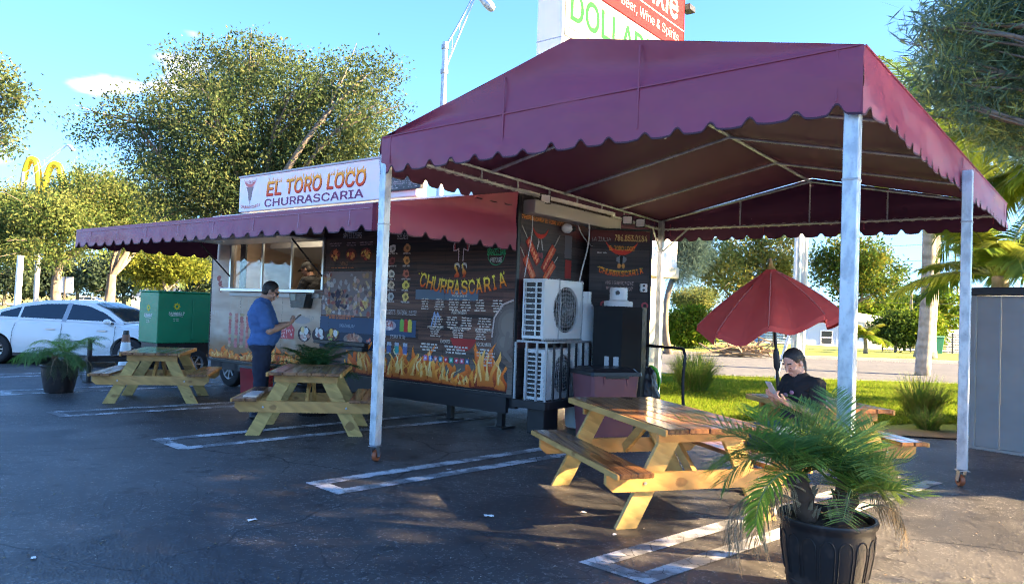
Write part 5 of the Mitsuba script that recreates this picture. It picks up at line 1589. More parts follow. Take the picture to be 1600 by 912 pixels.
mat('lip', (.32, .11, .09), .45)
mat('shirt_blue', mikit.proc(lambda p, n, uv: mikit.mix((.065, .145, .33), (.045, .10, .24), FB(p.x * 18, p.y * 18, p.z * 24, 3))), .85)
mat('navy_cloth', (.014, .018, .035), .85)
mat('black_fabric', (.014, .014, .016), .85)
mat('denim', (.045, .075, .14), .85)

# the man in blue: back to us, head bowed over his phone
MM = frame((-3.30, 9.80, 0), math.radians(22)) @ np.diag([1.03, 1.03, 1.03, 1.])
J = dict(head=(.075, 0, 1.635), gaze=(-.05, .42, 0), neck=(.0, 0, 1.50), chest=(-.02, 0, 1.33), belly=(.05, 0, 1.10), pelvis=(0, 0, .95),
         shl=(-.02, .205, 1.43), shr=(-.03, -.205, 1.43), ell=(.07, .25, 1.16), elr=(.07, -.26, 1.14), wrl=(.30, .10, 1.22), wrr=(.31, -.12, 1.23),
         hdl=(.55, -.45, .25), hdr=(.65, .35, .40), hnl=(.25, -.3, .9), hnr=(.2, .5, .8), htl=(1, 0, 0), htr=(-1, 0, 0),
         hil=(0, .095, .90), hir=(0, -.095, .90), knl=(.03, .11, .49), knr=(.0, -.11, .49), anl=(-.02, .12, .085), anr=(-.03, -.12, .085), tol=(.13, .15, .03), tor=(.12, -.15, .03))
person('man in a blue polo shirt and dark trousers looking down at his phone', MM, J, 'skin', 'shirt_blue', 'navy_cloth', build=1.24, glasses=True, sleeve=.78)
ph_ = thing('phone', 'black phone held by the man in the blue polo shirt', 'phone', 'phones in use')
PM = MM @ np.vstack([np.c_[rot(.1, -.75), V(.41, -.02, 1.30)], [0, 0, 0, 1]])
add(ph_, 'phone_case', cbox((-.08, -.038, -.005), (.08, .038, .005), .003), 'black_plastic', M=PM)
add(ph_, 'screen', box((-.075, -.034, .0052), (.075, .034, .0062)), 'glass_dark', M=PM)

# the seated woman
WM = frame((2.72, 6.86, 0), math.radians(200))
J = dict(head=(.09, 0, 1.155), gaze=(.12, .55, 0), neck=(.015, 0, 1.03), chest=(.0, 0, .86), belly=(.035, 0, .66), pelvis=(0, 0, .555),
         shl=(-.01, .185, .965), shr=(-.01, -.185, .965), ell=(.03, .25, .70), elr=(.05, -.24, .70), wrl=(.24, .09, .80), wrr=(.25, -.08, .82),
         hdl=(.6, -.35, .3), hdr=(.55, .35, .3), hnl=(.2, -.4, .9), hnr=(.2, .4, .9), htl=(1, 0, 0), htr=(-1, 0, 0),
         hil=(.02, .09, .54), hir=(.02, -.09, .54), knl=(.44, .12, .53), knr=(.44, -.11, .53), anl=(.42, .12, .09), anr=(.40, -.11, .09), tol=(.56, .14, .03), tor=(.54, -.13, .03))
wt, WR = person('seated woman in a black printed T-shirt with dark hair tied back, reading her phone', WM, J, 'skin_fair', 'black_fabric', 'denim', build=.92, female=True, sleeve=.72)
P = Print(ap(WM, (.150, .02, .86)), WM[:3, :3] @ V(0, -1, 0), WM[:3, :3] @ V(-.14, 0, .99))
mat('earring', (.8, .75, .6), .2, .8)
hq = V(*J['head']); Rw = rot(*J['gaze'])
add(wt, 'earring', ball(ap(WM, hq + Rw @ V(-.002, .088, -.04)), .007, 1), 'earring', True)
sm_ = [((-.05, .03), (.05, .018), (.55, .62, .70)), ((.02, .0), (.05, .022), (.20, .42, .55)), ((-.02, -.05), (.045, .03), (.72, .42, .45)), ((-.07, -.02), (.03, .012), (.7, .7, .72)), ((.05, .05), (.035, .010), (.60, .62, .68))]
k_ = add(wt, 'shirt_print', join([ball(ap(WM, (.158 - .14 * (z) + .004 * i, -x, .86 + z)), 1, 2, (.014, .04, .02)) for i, ((x, z), _, c) in enumerate(sm_[:3])]), 'print_pink' if False else 'stitch', True)
ph_ = thing('phone', 'light grey phone held by the seated woman', 'phone', 'phones in use')
mat('phone_grey', (.42, .44, .46), .35)
PM = WM @ np.vstack([np.c_[rot(.0, -.95), V(.345, .01, .92)], [0, 0, 0, 1]])
add(ph_, 'phone_case', cbox((-.08, -.038, -.005), (.08, .038, .005), .003), 'phone_grey', M=PM)
add(ph_, 'screen', box((-.075, -.034, .0052), (.075, .034, .0062)), 'glass_dark', M=PM)

# the cook behind the window
KM = TR @ frame((-4.93, .60, ZF0 + .06), math.radians(200))
J = dict(head=(.09, 0, 1.60), gaze=(.1, .5, 0), neck=(.02, 0, 1.47), chest=(.0, 0, 1.30), belly=(.03, 0, 1.08), pelvis=(0, 0, .93),
         shl=(0, .20, 1.40), shr=(0, -.20, 1.40), ell=(.10, .25, 1.14), elr=(.10, -.25, 1.14), wrl=(.33, .16, 1.20), wrr=(.33, -.10, 1.20),
         hdl=(.7, -.2, .0), hdr=(.7, .2, .0), hnl=(0, -.2, -.9), hnr=(0, .2, -.9), htl=(-1, 0, 0), htr=(1, 0, 0),
         hil=(0, .095, .88), hir=(0, -.095, .88), knl=(.02, .11, .48), knr=(.02, -.11, .48), anl=(0, .12, .085), anr=(0, -.12, .085), tol=(.13, .14, .03), tor=(.13, -.14, .03))
person('cook in black with a cap working behind the serving window', KM, J, 'skin_dark', 'black_fabric', 'black_fabric', build=1.05, cap=True)
# ------------------------------------------------------------------ cars
mat('car_white', (.76, .75, .72), .25, clearcoat=1., clearcoat_gloss=.95)
scene['car_glass'] = {'type': 'twosided', 'b': {'type': 'principled', 'base_color': {'type': 'rgb', 'value': [.012, .022, .032]}, 'roughness': .05, 'specular': .9}}
mat('chrome', (.7, .7, .7), .15, 1.)
mat('tail_red', (.35, .01, .015), .2)


def car(label, M, detail=True):
    """sedan, front towards +x, centre at the origin, wheels on z = 0; skin lofted from cross sections"""
    t = thing('parked_car', label, 'car')
    Lx = 2.43
    # side outline at the centre line: belt and roof heights by x
    xs = np.linspace(-Lx, Lx, 98)
    hood = np.interp(xs, [-2.43, -2.36, -2.2, -1.75, -1.35, 1.02, 1.5, 2.0, 2.28, 2.40, 2.43], [.62, .86, .98, 1.03, 1.03, .99, .95, .86, .75, .60, .48])
    bot = np.interp(xs, [-2.43, -2.3, -1.9, 1.9, 2.35, 2.43], [.42, .30, .22, .20, .24, .34])
    half = np.interp(xs, [-2.43, -2.35, -2.1, -1.5, 0, 1.4, 2.0, 2.3, 2.43], [.62, .76, .86, .905, .92, .905, .86, .74, .52])
    sec = []
    for x, h, b, w in zip(xs, hood, bot, half):
        q = [(0, b), (w * .80, b), (w * .94, b + .04), (w * .975, b + .16), (w, b + .36 * (h - b)), (w * .995, b + .55 * (h - b)), (w * .975, b + .70 * (h - b)), (w * .972, b + .74 * (h - b)), (w * .955, h - .10), (w * .925, h - .035), (w * .86, h), (w * .5, h + .02), (0, h + .028)]
        sec.append([(x, y, z) for y, z in q] + [(x, -y, z) for y, z in q[-2:0:-1]])
    S = np.array(sec)
    n = S.shape[1]
    v = S.reshape(-1, 3)
    f = []
    for i in range(len(xs) - 1):
        for j in range(n):
            a, b = i * n + j, i * n + (j + 1) % n
            f += [[a, b, b + n], [a, b + n, a + n]]
    for e, s in ((0, 1), (len(xs) - 1, -1)):
        c = len(v); v = np.vstack([v, S[e].mean(0)])
        for j in range(n):
            f.append([c, e * n + (j + 1) % n, e * n + j][::s])
    m = trimesh.Trimesh(v, f, process=False)
    if m.volume < 0: m.invert()
    man = m3.Manifold(m3.Mesh(np.asarray(m.vertices, np.float32), np.asarray(m.faces, np.uint32)))
    WX = (-1.40, 1.40)
    for x in WX:
        man = man - m3.Manifold.cylinder(2.4, .375, .375, 48, True).rotate([90, 0, 0]).translate([x, 0, .335])
    add(t, 'body', tm(man), 'car_white', 28, M=M)
    for x in WX:
        add(t, 'wheel_well', xf(lathe([(.372, -.78), (.372, .78)], 32), np.array([[1, 0, 0, x], [0, 0, 1, 0], [0, 1, 0, .335], [0, 0, 0, 1.]])), 'black_metal', M=M)
        for s in (-1, 1):
            wheel(t, M @ frame((x, s * .80, .33), 0 if s < 0 else math.pi), .33, .22, rim='steel' , spokes=12)
    # greenhouse
    gx = np.linspace(-1.75, 1.25, 61)
    roof = np.interp(gx, [-1.75, -1.4, -1.0, -.5, .0, .4, .8, 1.25], [1.04, 1.22, 1.37, 1.455, 1.475, 1.44, 1.29, 1.0])
    belt = np.interp(gx, [-1.75, 1.25], [1.02, .97])
    def gh(k, top):
        sec = []
        for x, r, b in zip(gx, roof, belt):
            wb = .84 - .05 * max(0, x - .6)
            wr = wb - .26 * (r - b) / .47
            h = b + (r - b) * top
            wt = wb + (wr - wb) * top
            q = [(0, b), (wb * k, b), (wt * k, h)] + ([(wr * .92 * k, r - .012), (wr * .6, r + .006), (0, r + .014)] if top == 1 else [(0, h)])
            sec.append([(x, y, z) for y, z in q] + [(x, -y, z) for y, z in q[-2:0:-1]])
        S = np.array(sec); n = S.shape[1]
        v = S.reshape(-1, 3); f = []
        for i in range(len(gx) - 1):
            for j in range(n):
                a, b = i * n + j, i * n + (j + 1) % n
                f += [[a, b, b + n], [a, b + n, a + n]]
        m = trimesh.Trimesh(v, f, process=False)
        if m.volume < 0: m.invert()
        return m
    cab = gh(1., 1)
    add(t, 'cabin', cab, 'car_white', 25, M=M)
    # side windows lie 4 mm proud of the cabin sides
    def side_pt(x, k, s, off=.005):
        r, b = np.interp(x, gx, roof), np.interp(x, gx, belt)
        wb = .84 - .05 * max(0, x - .6)
        wr = wb - .26 * (r - b) / .47
        return (x, s * (wb + (wr - wb) * k + off), b + (r - b) * k)
    def pane(x0, x1, nm, s):
        X = np.linspace(x0, x1, 14)
        lo, hi = [], []
        for x in X:
            r, b = np.interp(x, gx, roof), np.interp(x, gx, belt)
            H_ = r - b
            k0, k1 = min(.05 / max(H_, .06), .9), max(1 - .085 / max(H_, .02), 0)
            lo.append(side_pt(x, k0, s)); hi.append(side_pt(x, max(k1, k0 + .001), s))
        m = len(X)
        return add(t, nm, tm((np.array(lo + hi), np.stack([np.arange(m - 1), np.arange(1, m), np.arange(1, m) + m, np.arange(m - 1) + m], 1))), 'car_glass', M=M)
    for s in (-1, 1):
        pane(-1.36, -.98, 'quarter_window', s); pane(-.93, -.04, 'side_window', s); pane(.06, 1.08, 'side_window', s)
        add(t, 'pillar', tm((np.array([side_pt(-.04, .0, s, .003), side_pt(.06, .0, s, .003), side_pt(.06, .86, s, .003), side_pt(-.04, .86, s, .003)]), [[0, 1, 2, 3]])), 'steel_dull', M=M)
        mr = add(t, 'mirror', organic([m3.Manifold.hull_points(sph((1.0, s * .99, 1.02), (.075, .10, .065)).astype(np.float32))], .03, 1), 'car_white', True, M=M)
        add(mr, 'mirror_arm', bar((1.02, s * .80, .97), (1.02, s * .93, 1.0), .06, .04), 'black_plastic', M=M)
        for x in (-.22, .86):
            add(t, 'door_handle', cbox((x - .10, s * .918 - .012, .80), (x + .10, s * .918 + .012, .835), .008), 'chrome', M=M)
        for x in (-1.02, .0, 1.12):
            yy = .925
            add(t, 'door_gap', tube([(x + .04 * (x < -1), s * (yy - .034), .93), (x, s * (yy - .012), .75), (x - .02, s * (yy - .003), .5), (x, s * (yy - .03), .3)], .005, 4), 'black_plastic', True, M=M)
        add(t, 'sill_trim', bar((-1.0, s * .885, .235), (1.02, s * .885, .225), .03, .07), 'black_plastic', M=M)
    for x0, x1, nm in ((1.22, .48, 'windscreen'), (-1.72, -1.02, 'rear_window')):
        X = np.linspace(x0, x1, 8)
        pts = []
        for x in X:
            r, b = np.interp(x, gx, roof), np.interp(x, gx, belt)
            wb = .84 - .05 * max(0, x - .6)
            w = (wb - .26 * (r - b) / .47) * .88
            nx = .012 if x0 > 0 else -.012
            pts += [(x + nx, -w, r + .012), (x + nx, -w * .5, r + .024), (x + nx, w * .5, r + .024), (x + nx, w, r + .012)]
        ii = np.arange(32).reshape(8, 4)
        add(t, nm, tm((np.array(pts), np.stack([ii[:-1, :-1].ravel(), ii[:-1, 1:].ravel(), ii[1:, 1:].ravel(), ii[1:, :-1].ravel()], 1))), 'car_glass', True, M=M)
    for s in (-1, 1):
        add(t, 'headlight', hull([(2.12, s * .70, .70), (2.12, s * .87, .72), (2.36, s * .58, .60), (2.36, s * .72, .66), (2.15, s * .86, .78), (2.2, s * .7, .80), (2.36, s * .62, .70)]), 'lamp_face', M=M)
        add(t, 'tail_light', hull([(-2.12, s * .865, .78), (-2.12, s * .865, .92), (-2.40, s * .72, .76), (-2.40, s * .70, .90), (-2.2, s * .86, .94)]), 'tail_red', M=M)
    return t


car('white sedan parked behind the potted palm at the left edge', frame((-9.72, 16.9, 0), math.radians(-2)) @ np.diag([1.06, 1., .975, 1.]))
car('small white car parked far off under the trees beyond the street', frame((-52.5, 91, .02), math.radians(185)))
# ------------------------------------------------------------------ trees, palms and shrubs
def leaves(cl, n, ln, wd, cols, seed, twig=.28, dark=None, shell=.55, narrow=False, hang=0.):
    """leaf-sized faces in clumps: cl = ellipsoids (x, y, z, r, rz); returns (mesh, colours, twig points)"""
    r = np.random.default_rng(seed)
    cl = np.asarray(cl, float)
    w = cl[:, 3] ** 2 * cl[:, 4]
    w = w ** .8 / (w ** .8).sum()
    per = 26 if not narrow else 30
    nt = max(4, n // per)
    ci = r.choice(len(cl), nt, p=w)
    d = r.normal(size=(nt, 3)); d /= np.linalg.norm(d, axis=1, keepdims=True)
    rad = (shell + (1.08 - shell) * r.random(nt) ** .6)[:, None]
    rad *= np.where(r.random((nt, 1)) < .06, 1.25, 1.)
    tw = cl[ci, :3] + d * rad * np.stack([cl[ci, 3], cl[ci, 3], cl[ci, 4]], 1)
    ti = np.repeat(np.arange(nt), per)
    m = len(ti)
    s = twig * (.55 + .7 * r.random(nt))[ti][:, None]
    p = tw[ti] + r.normal(size=(m, 3)) * s * (1, 1, .75)
    out = d[ti] * .6 + r.normal(size=(m, 3))
    out[:, 2] -= hang
    a = out / np.linalg.norm(out, axis=1, keepdims=True)
    b = np.cross(a, r.normal(size=(m, 3))); b /= np.linalg.norm(b, axis=1, keepdims=True)
    l = ln * (.6 + .8 * r.random((m, 1))); q = wd * (.6 + .8 * r.random((m, 1)))
    v = np.stack([p, p + a * l * .5 + b * q * .5, p + a * l, p + a * l * .5 - b * q * .5], 1).reshape(-1, 3)
    i = np.arange(m)[:, None] * 4
    f = np.concatenate([i + np.array([[0, 1, 2]]), i + np.array([[0, 2, 3]])])
    cols = np.asarray(cols, float)
    tc = cols[r.integers(0, len(cols), nt)] * (.75 + .5 * r.random((nt, 1)))
    c = tc[ti] * (.75 + .5 * r.random((m, 1)))
    return trimesh.Trimesh(v, f, process=False), np.repeat(c, 4, 0), tw


def tree(name, label, cat, cl, n, ln, wd, cols, seed, base, fork, r0, twig=.28, bark='bark', group=None, extra=(), limbs=True, narrow=False, lean=0., hang=0., shell=.55):
    """trunk from base to the points of fork; limbs out to the crown's clumps"""
    t = thing(name, label, cat, group)
    base = V(*base)
    r = np.random.default_rng(seed + 5)
    fk = V(*fork)
    mid = (base + fk) / 2 + V(r.normal() * .06, r.normal() * .06, 0) * np.linalg.norm(fk - base)
    P = spline([base - V(0, 0, .1), mid, fk], 10)
    tr = [tube(P, np.r_[r0 * 1.35, np.linspace(r0 * 1.08, r0 * .75, 9)], 12)]
    add(t, 'trunk', tr[0], bark, True)
    if limbs:
        ms = []
        for x, y, z, rr, rz in list(cl) + list(extra):
            q = V(x, y, z) + V(0, 0, rz * .1)
            d = q - fk
            k = fk + d * .45 + r.normal(size=3) * .10 * np.linalg.norm(d) + V(0, 0, .04 * np.linalg.norm(d))
            C = spline([fk - V(0, 0, r0 * .4), k, q], 9)
            ms.append(tube(C, np.linspace(r0 * .50, r0 * .07, 9), 7))
            for j in range(4):
                e = q + r.normal(size=3) * V(rr, rr, rz) * .75
                st = C[5 + j % 3]
                ms.append(tube(spline([st, (st + e) / 2 + r.normal(size=3) * .08 * rr, e], 6), np.linspace(r0 * .14, r0 * .03, 6), 5))
        for m in ms:
            pass
        big = [m for i, m in enumerate(ms) if i % 5 == 0]
        small = [m for i, m in enumerate(ms) if i % 5]
        for m in big:
            add(t, 'limb', m, bark, True)
        add(t, 'twigs', join(small), bark, True, kind='stuff')
    m, c, tw = leaves(cl, n, ln, wd, cols, seed, twig, narrow=narrow, hang=hang, shell=shell)
    add(t, 'crown', m, 'leaf', color=c, kind='stuff')
    return t


ZS = lambda y: .11 - (y - 30.16) * .0205 if y > 30.16 else .0      # the ground falls away beyond the street
OAK = [(0.078, 0.124, 0.050), (0.105, 0.151, 0.059), (0.138, 0.180, 0.069), (0.055, 0.092, 0.042), (0.193, 0.211, 0.082), (0.101, 0.138, 0.065)]
YEL = [(0.135, 0.189, 0.054), (0.183, 0.228, 0.067), (0.101, 0.157, 0.049), (0.223, 0.253, 0.079), (0.074, 0.127, 0.044), (0.170, 0.189, 0.067)]
GRN = [(0.066, 0.119, 0.023), (0.099, 0.158, 0.030), (0.132, 0.185, 0.033), (0.053, 0.092, 0.030)]
BRI = [(0.124, 0.205, 0.019), (0.174, 0.236, 0.022), (0.099, 0.167, 0.019), (0.223, 0.236, 0.037)]
DRK = [(0.053, 0.083, 0.060), (0.075, 0.112, 0.075), (0.045, 0.068, 0.053), (0.105, 0.143, 0.075)]
tree('oak_tree', 'large loose live oak rising behind the food trailer sign', 'tree', [(-14.39,25,7.27,0.78,0.57),(-12.15,23,7.16,0.68,0.68),(-12.17,25,6.58,1.09,0.87),(-11.3,24,7.7,0.95,0.72),(-10.77,25,9.38,1.22,0.87),(-9.44,22.5,7.22,1.37,1.17),(-8.78,24,9.44,1.04,0.75),(-9.13,25.5,8.03,1.77,1.55),(-7.27,23,8.24,1.12,1.0),(-6.47,24,7.09,1.67,1.46),(-6.38,25,9.1,1.09,0.78),(-4.87,23.5,8.89,0.82,0.61),(-4.7,24.5,7.7,0.77,1.07),(-5.03,23,7.71,0.92,0.8),(-11.29,25,6.28,1.3,0.87),(-9.35,23.5,5.42,1.63,0.82),(-7.85,25.2,6.22,1.97,1.1),(-9.94,24,4.76,1.04,0.5),(-11.12,22.5,5.28,0.78,0.59),(-9.16,25,10.21,0.57,0.43),(-4.46,24,9.28,0.54,0.33),(-9.6,23.6,4.9,1.3,.8),(-8.2,24.5,5.3,1.6,.9),(-6.2,24,5.9,1.5,1.1),(-4.9,24,6.3,.9,1.1),(-11.0,23.5,4.5,1.,.6)], 98000, .115, .056, OAK, 11, (-8.2, 24, 0), (-8.3, 24, 4.0), .30, .30, shell=.42)
tree('oak_tree', 'oak branch hanging in from the left edge above the yellow trees', 'tree', [(-14.22, 20, 7.5, .42, .25), (-14.1, 20, 6.9, .42, .28), (-14.3, 20.5, 6.45, .38, .26), (-15.2, 21, 5.9, .6, .3), (-13.95, 20, 5.55, .36, .2), (-15.6, 20.5, 7.0, .7, .6)], 5200, .12, .06, OAK, 12, (-19.5, 21, 0), (-18.4, 21, 4.5), .25, .22)
tree('yellow_tree', 'broad yellow green tree with pale crooked limbs behind the white sedan', 'tree', [(-31.88,46,6.8,1.85,1.2),(-34.85,48,5.97,2.5,2.09),(-29.89,46,7.0,2.0,.96),(-28.3,47,8.35,1.4,0.74),(-26.29,46,8.05,2.0,1.36),(-27.38,44,6.34,2.3,1.15),(-26.13,48,7.53,1.92,1.42),(-30.3,45,5.38,1.96,1.17),(-26.01,45,5.92,1.57,0.94),(-24.14,47,7.05,1.47,1.06),(-27.76,43,3.94,1.5,0.67),(-31.3,44,4.2,1.5,1.),(-25.9,44,4.6,1.3,.7)], 56000, .20, .10, YEL, 13, (-28.2, 46, 0), (-28.3, 46, 3.7), .30, .45)
tree('yellow_tree', 'yellow tree with a dark forked trunk left of the green generator', 'tree', [(-26.92,52,7.4,1.63,1.18),(-25.6,53,7.81,1.38,0.92),(-26.77,51,5.71,1.33,0.89),(-25.51,52,6.31,1.36,0.81),(-24.42,52,7.26,0.81,0.54)], 24000, .20, .10, YEL, 14, (-26.3, 48, 0), (-26.4, 48.5, 3.0), .34, .42)
tree('low_tree', 'low bright yellow tree seen under the left end of the awning', 'tree', [(-30.34,60,4.13,1.57,1.04),(-28.01,60,4.47,1.46,0.94),(-29.75,61,3.41,1.59,0.64),(-27.3,62,4.09,1.4,0.86)], 10000, .30, .15, [(.17, .20, .035), (.22, .23, .04), (.13, .17, .03)], 15, (-28.4, 60.5, 0), (-28.4, 60.5, 2.2), .16, .40)
for i, (c_, l_) in enumerate((((-53.66, 78, 4.07, 2.71, 2.03), 'dark blue green tree at the far left behind the white pole'), ((-52.17, 81, 3.58, 2.11, 1.69), 'dark tree right of the far white pole'), ((-43.88, 80, 3.82, 2.09, 1.67), 'dark leafy tree left of the small palms under the awning'), ((-48.58, 82, 4.47, 2.85, 1.43), 'wide dark tree behind the yellow trees'), ((-32.61, 78, 4.12, 1.63, 1.63), 'dark tree behind the far end of the trailer, right of the small palms'), ((-35.37, 81, 6.29, 2.11, 1.41), 'dark tree between the small palms and the trailer'), ((-43.47, 83, 6.15, 1.88, 1.44), 'dark tree behind the yellow tree with the forked trunk'))):
    x, y, z, rr, rz = c_
    tree('dark_tree', l_, 'tree', [c_, (x - rr * .6, y, z - rz * .7, rr * .7, rz * .6), (x + rr * .6, y + 1, z - rz * .6, rr * .7, rz * .6)], 4600, .42, .22, DRK, 30 + i, (x, y, .1), (x, y, max(1.2, z - rz * 1.3)), .2, .6)
tree('street_tree', 'olive green tree rising behind the red umbrella', 'tree', [(9.97,36,4.56,1.13,0.69),(11.85,37,5.08,1.29,0.64),(12.94,36,4.82,1.06,0.88),(10.33,35,3.58,1.1,0.67),(12.52,37,3.91,1.29,0.77),(13.28,36,3.73,0.69,0.69),(9.51,36,4.07,0.63,0.69),(11.27,36,2.88,0.69,0.44)], 11000, .19, .095, [(0.158, 0.180, 0.043), (0.216, 0.223, 0.050), (0.115, 0.144, 0.043), (0.259, 0.223, 0.058)], 16, (11.6, 36, ZS(36)), (11.4, 36, 2.2), .17, .32)
tree('round_tree', 'small round clipped tree left of the red umbrella', 'tree', [(10.92,44,2.5,0.99,0.46),(11.74,45,2.85,0.78,0.39),(10.38,45,2.57,0.63,0.39)], 7000, .16, .09, [(0.158, 0.194, 0.065), (0.216, 0.223, 0.072), (0.122, 0.158, 0.058)], 17, (11.0, 44.5, ZS(44.5)), (11., 44.5, 1.7), .09, .24)
tree('street_tree', 'leafy tree right of the near canopy post with one branch reaching left', 'tree', [(16.81,38,5.11,0.86,0.73),(17.49,38,4.14,1.32,0.93),(19.48,39,4.09,1.09,0.88),(17.66,37,4.9,0.97,0.64),(19.66,38,3.39,0.66,0.46),(16.17,38,3.93,0.66,0.46),(18.01,38,3.16,1.12,0.4),(15.76,38,4.64,0.46,0.26)], 11000, .19, .095, GRN + [(.18, .18, .03)], 18, (17.25, 38, ZS(38)), (17.3, 38, 2.2), .16, .30)
for i, (c_, l_) in enumerate((((22.51, 47, 2.33, 1.39, 0.49), 'green bush behind the roof of the blue house, left of the palm trunk'), ((20.47, 47, 1.97, 0.82, 0.33), 'small bush left of the others behind the blue house'), ((24.65, 48, 2.53, 1.25, 0.5), 'round bush left of the tall grey palm trunk'), ((25.77, 47, 2.65, 1.06, 0.57), 'green bush just behind the tall grey palm trunk'), ((27.98, 48, 3.15, 1.0, 0.83), 'tall green bush right of the tall grey palm trunk'), ((23.52, 45, 1.58, 0.94, 0.55), 'low yellow green bush beside the small palm'), ((25.08, 45, 1.83, 0.94, 0.55), 'low bush in front of the dark rail fence'))):
    x, y, z, rr, rz = c_
    k_ = 84 / y if i < 5 else 1.
    x, y, z, rr, rz = x * k_, y * k_, 1.55 + (z - 1.55) * k_, rr * k_, rz * k_
    tree('garden_bush', l_, 'bush', [(x, y, z, rr, rz), (x - rr * .5, y, z - rz, rr * .9, rz), (x + rr * .5, y, z - rz * 1.2, rr * .9, rz)], 5200, .22 * k_, .12 * k_, BRI if i % 2 == 0 else GRN, 50 + i, (x, y, ZS(y)), (x, y, ZS(y) + .5), .06, .30)
tree('bright_shrub', 'bright yellow green shrub behind the dark fence left of the red umbrella', 'bush', [(8.36,36.5,1.36,0.44,0.32),(9.08,36.5,1.48,0.57,0.38),(9.72,36.5,1.34,0.32,0.25)] + [(8.8, 36.6, .8, .9, .5)], 9000, .22, .10, BRI, 19, (8.8, 36.6, ZS(36)), (8.8, 36.6, .4), .05, .22)
NEED = [(0.120, 0.204, 0.132), (0.156, 0.240, 0.150), (0.192, 0.276, 0.132), (0.096, 0.156, 0.108), (0.300, 0.348, 0.108)]
tree('needle_tree', 'long leaved dark tree overhanging the top right corner of the canopy', 'tree', [(5.1,8.6,5.09,0.37,0.27),(4.8,8.6,5.0,0.18,0.15),(5.86,9.2,5.19,0.48,0.4),(4.96,8.6,4.55,0.3,0.25),(5.73,9.1,4.58,0.47,0.35),(6.48,9.4,5.28,0.49,0.49),(6.63,9.6,4.68,0.42,0.42),(5.19,8.6,4.14,0.27,0.16),(5.99,9.0,4.08,0.39,0.23),(5.7,8.9,5.54,0.46,0.31),(6.98,9.6,4.02,0.42,0.33),(5.05,8.9,4.85,0.17,0.12)] + [(7.6, 9.2, 5.6, 1.3, 1.), (8.2, 8.0, 6.2, 1.5, 1.1), (7.4, 7.9, 4.6, .8, .7), (8.8, 9.6, 5.0, 1.2, .9), (6.9, 8.9, 6.3, .8, .6)], 85000, .21, .019, NEED, 20, (8.9, 8.9, 0), (8.6, 8.9, 2.9), .19, .16, narrow=True, shell=.2)
tree('pine_tree', 'blue green pine beside the cream sign pylon', 'tree', [(6.6, 30, 4.4, .55, .45), (7.1, 30.4, 4.9, .7, .5), (7.2, 30, 3.9, .6, .5), (6.8, 29.6, 3.3, .5, .4), (7.6, 30.2, 4.3, .45, .5), (6.3, 30, 5.2, .7, .5)], 9000, .42, .022, [(.07, .12, .11), (.10, .15, .13), (.05, .09, .09)], 21, (6.5, 30, 0), (6.5, 30, 3.), .14, .22, narrow=True, shell=.2)
# the shade trees that stand right of the view, over the lot
for i, (b_, cl_, l_) in enumerate((((12.4, 5.9, 0), [(12.0, 5.3, 6.8, 1.2, .9), (12.4, 3.1, 6.1, .45, .3), (13.0, 6.6, 7.2, 1.6, 1.2), (12.2, 6.2, 9.0, 1.6, 1.1), (11.2, 7.0, 6.4, 1.2, .8), (13.6, 5.2, 7.8, 1.4, 1.), (12.4, 7.9, 8.2, 1.3, 1.), (11.6, 5.6, 7.8, 1.2, .8), (12.6, 8.6, 6.8, 1.1, .8)], 'broad shade tree standing right of the lot, nearest the enclosure'),
        ((13.0, 1.0, 0), [(12.2, .9, 6.5, 1.1, .9), (13.4, 2.6, 8.5, 1.6, 1.1), (13.6, -.4, 6.8, 1.6, 1.1), (11.8, -.6, 6.2, 1.4, .8), (12.6, 1.0, 9.0, 1.6, 1.1), (12.0, 3.4, 8.6, 1.3, .9), (14.2, 1.2, 8.4, 1.4, 1.), (11.6, .3, 7.6, 1.2, .9), (12.6, -1.8, 7.8, 1.5, 1.1)], 'broad shade tree standing right of the lot, behind the photographer'))):
    tree('shade_tree', l_, 'tree', cl_, 15000, .24, .12, GRN, 70 + i, b_, (b_[0] - .2, b_[1], 3.6), .2, .42)


def palm(name, label, base, top, r0, r1, n, L, ll, lw, cols, seed, nl=46, el=(-.2, 1.35), bend=(.9, 1.7), bark='palm_bark', hang=.8, bulge=0., group=None, az0=0., az1=2 * math.pi):
    t = thing(name, label, 'palm tree', group)
    r = random.Random(seed)
    base, top = V(*base), V(*top)
    k = np.linspace(0, 1, 24)
    P = base + (top - base) * k[:, None] + V(.02, 0, 0) * np.sin(k * 3)[:, None] * np.linalg.norm(top - base)
    R = r0 + (r1 - r0) * k + bulge * np.exp(-(k / .05) ** 2) + .012 * r0 * np.sin(k * 160)
    add(t, 'trunk', tube(P, R, 20), bark, True)
    for i in range(n):
        az = az0 + (az1 - az0) * ((i * .618034) % 1)
        e = el[0] + (el[1] - el[0]) * ((i * .7549) % 1)
        add_frond(t, frond(top + V(math.cos(az), math.sin(az), 0) * r1 * .8, az, e, L * r.uniform(.8, 1.1), r.uniform(*bend), nl, ll, lw, r.choice(cols), seed * 100 + i, hang=r.uniform(.5, 1.) * hang, vee=.1), max(.012, lw * .9))
    return t


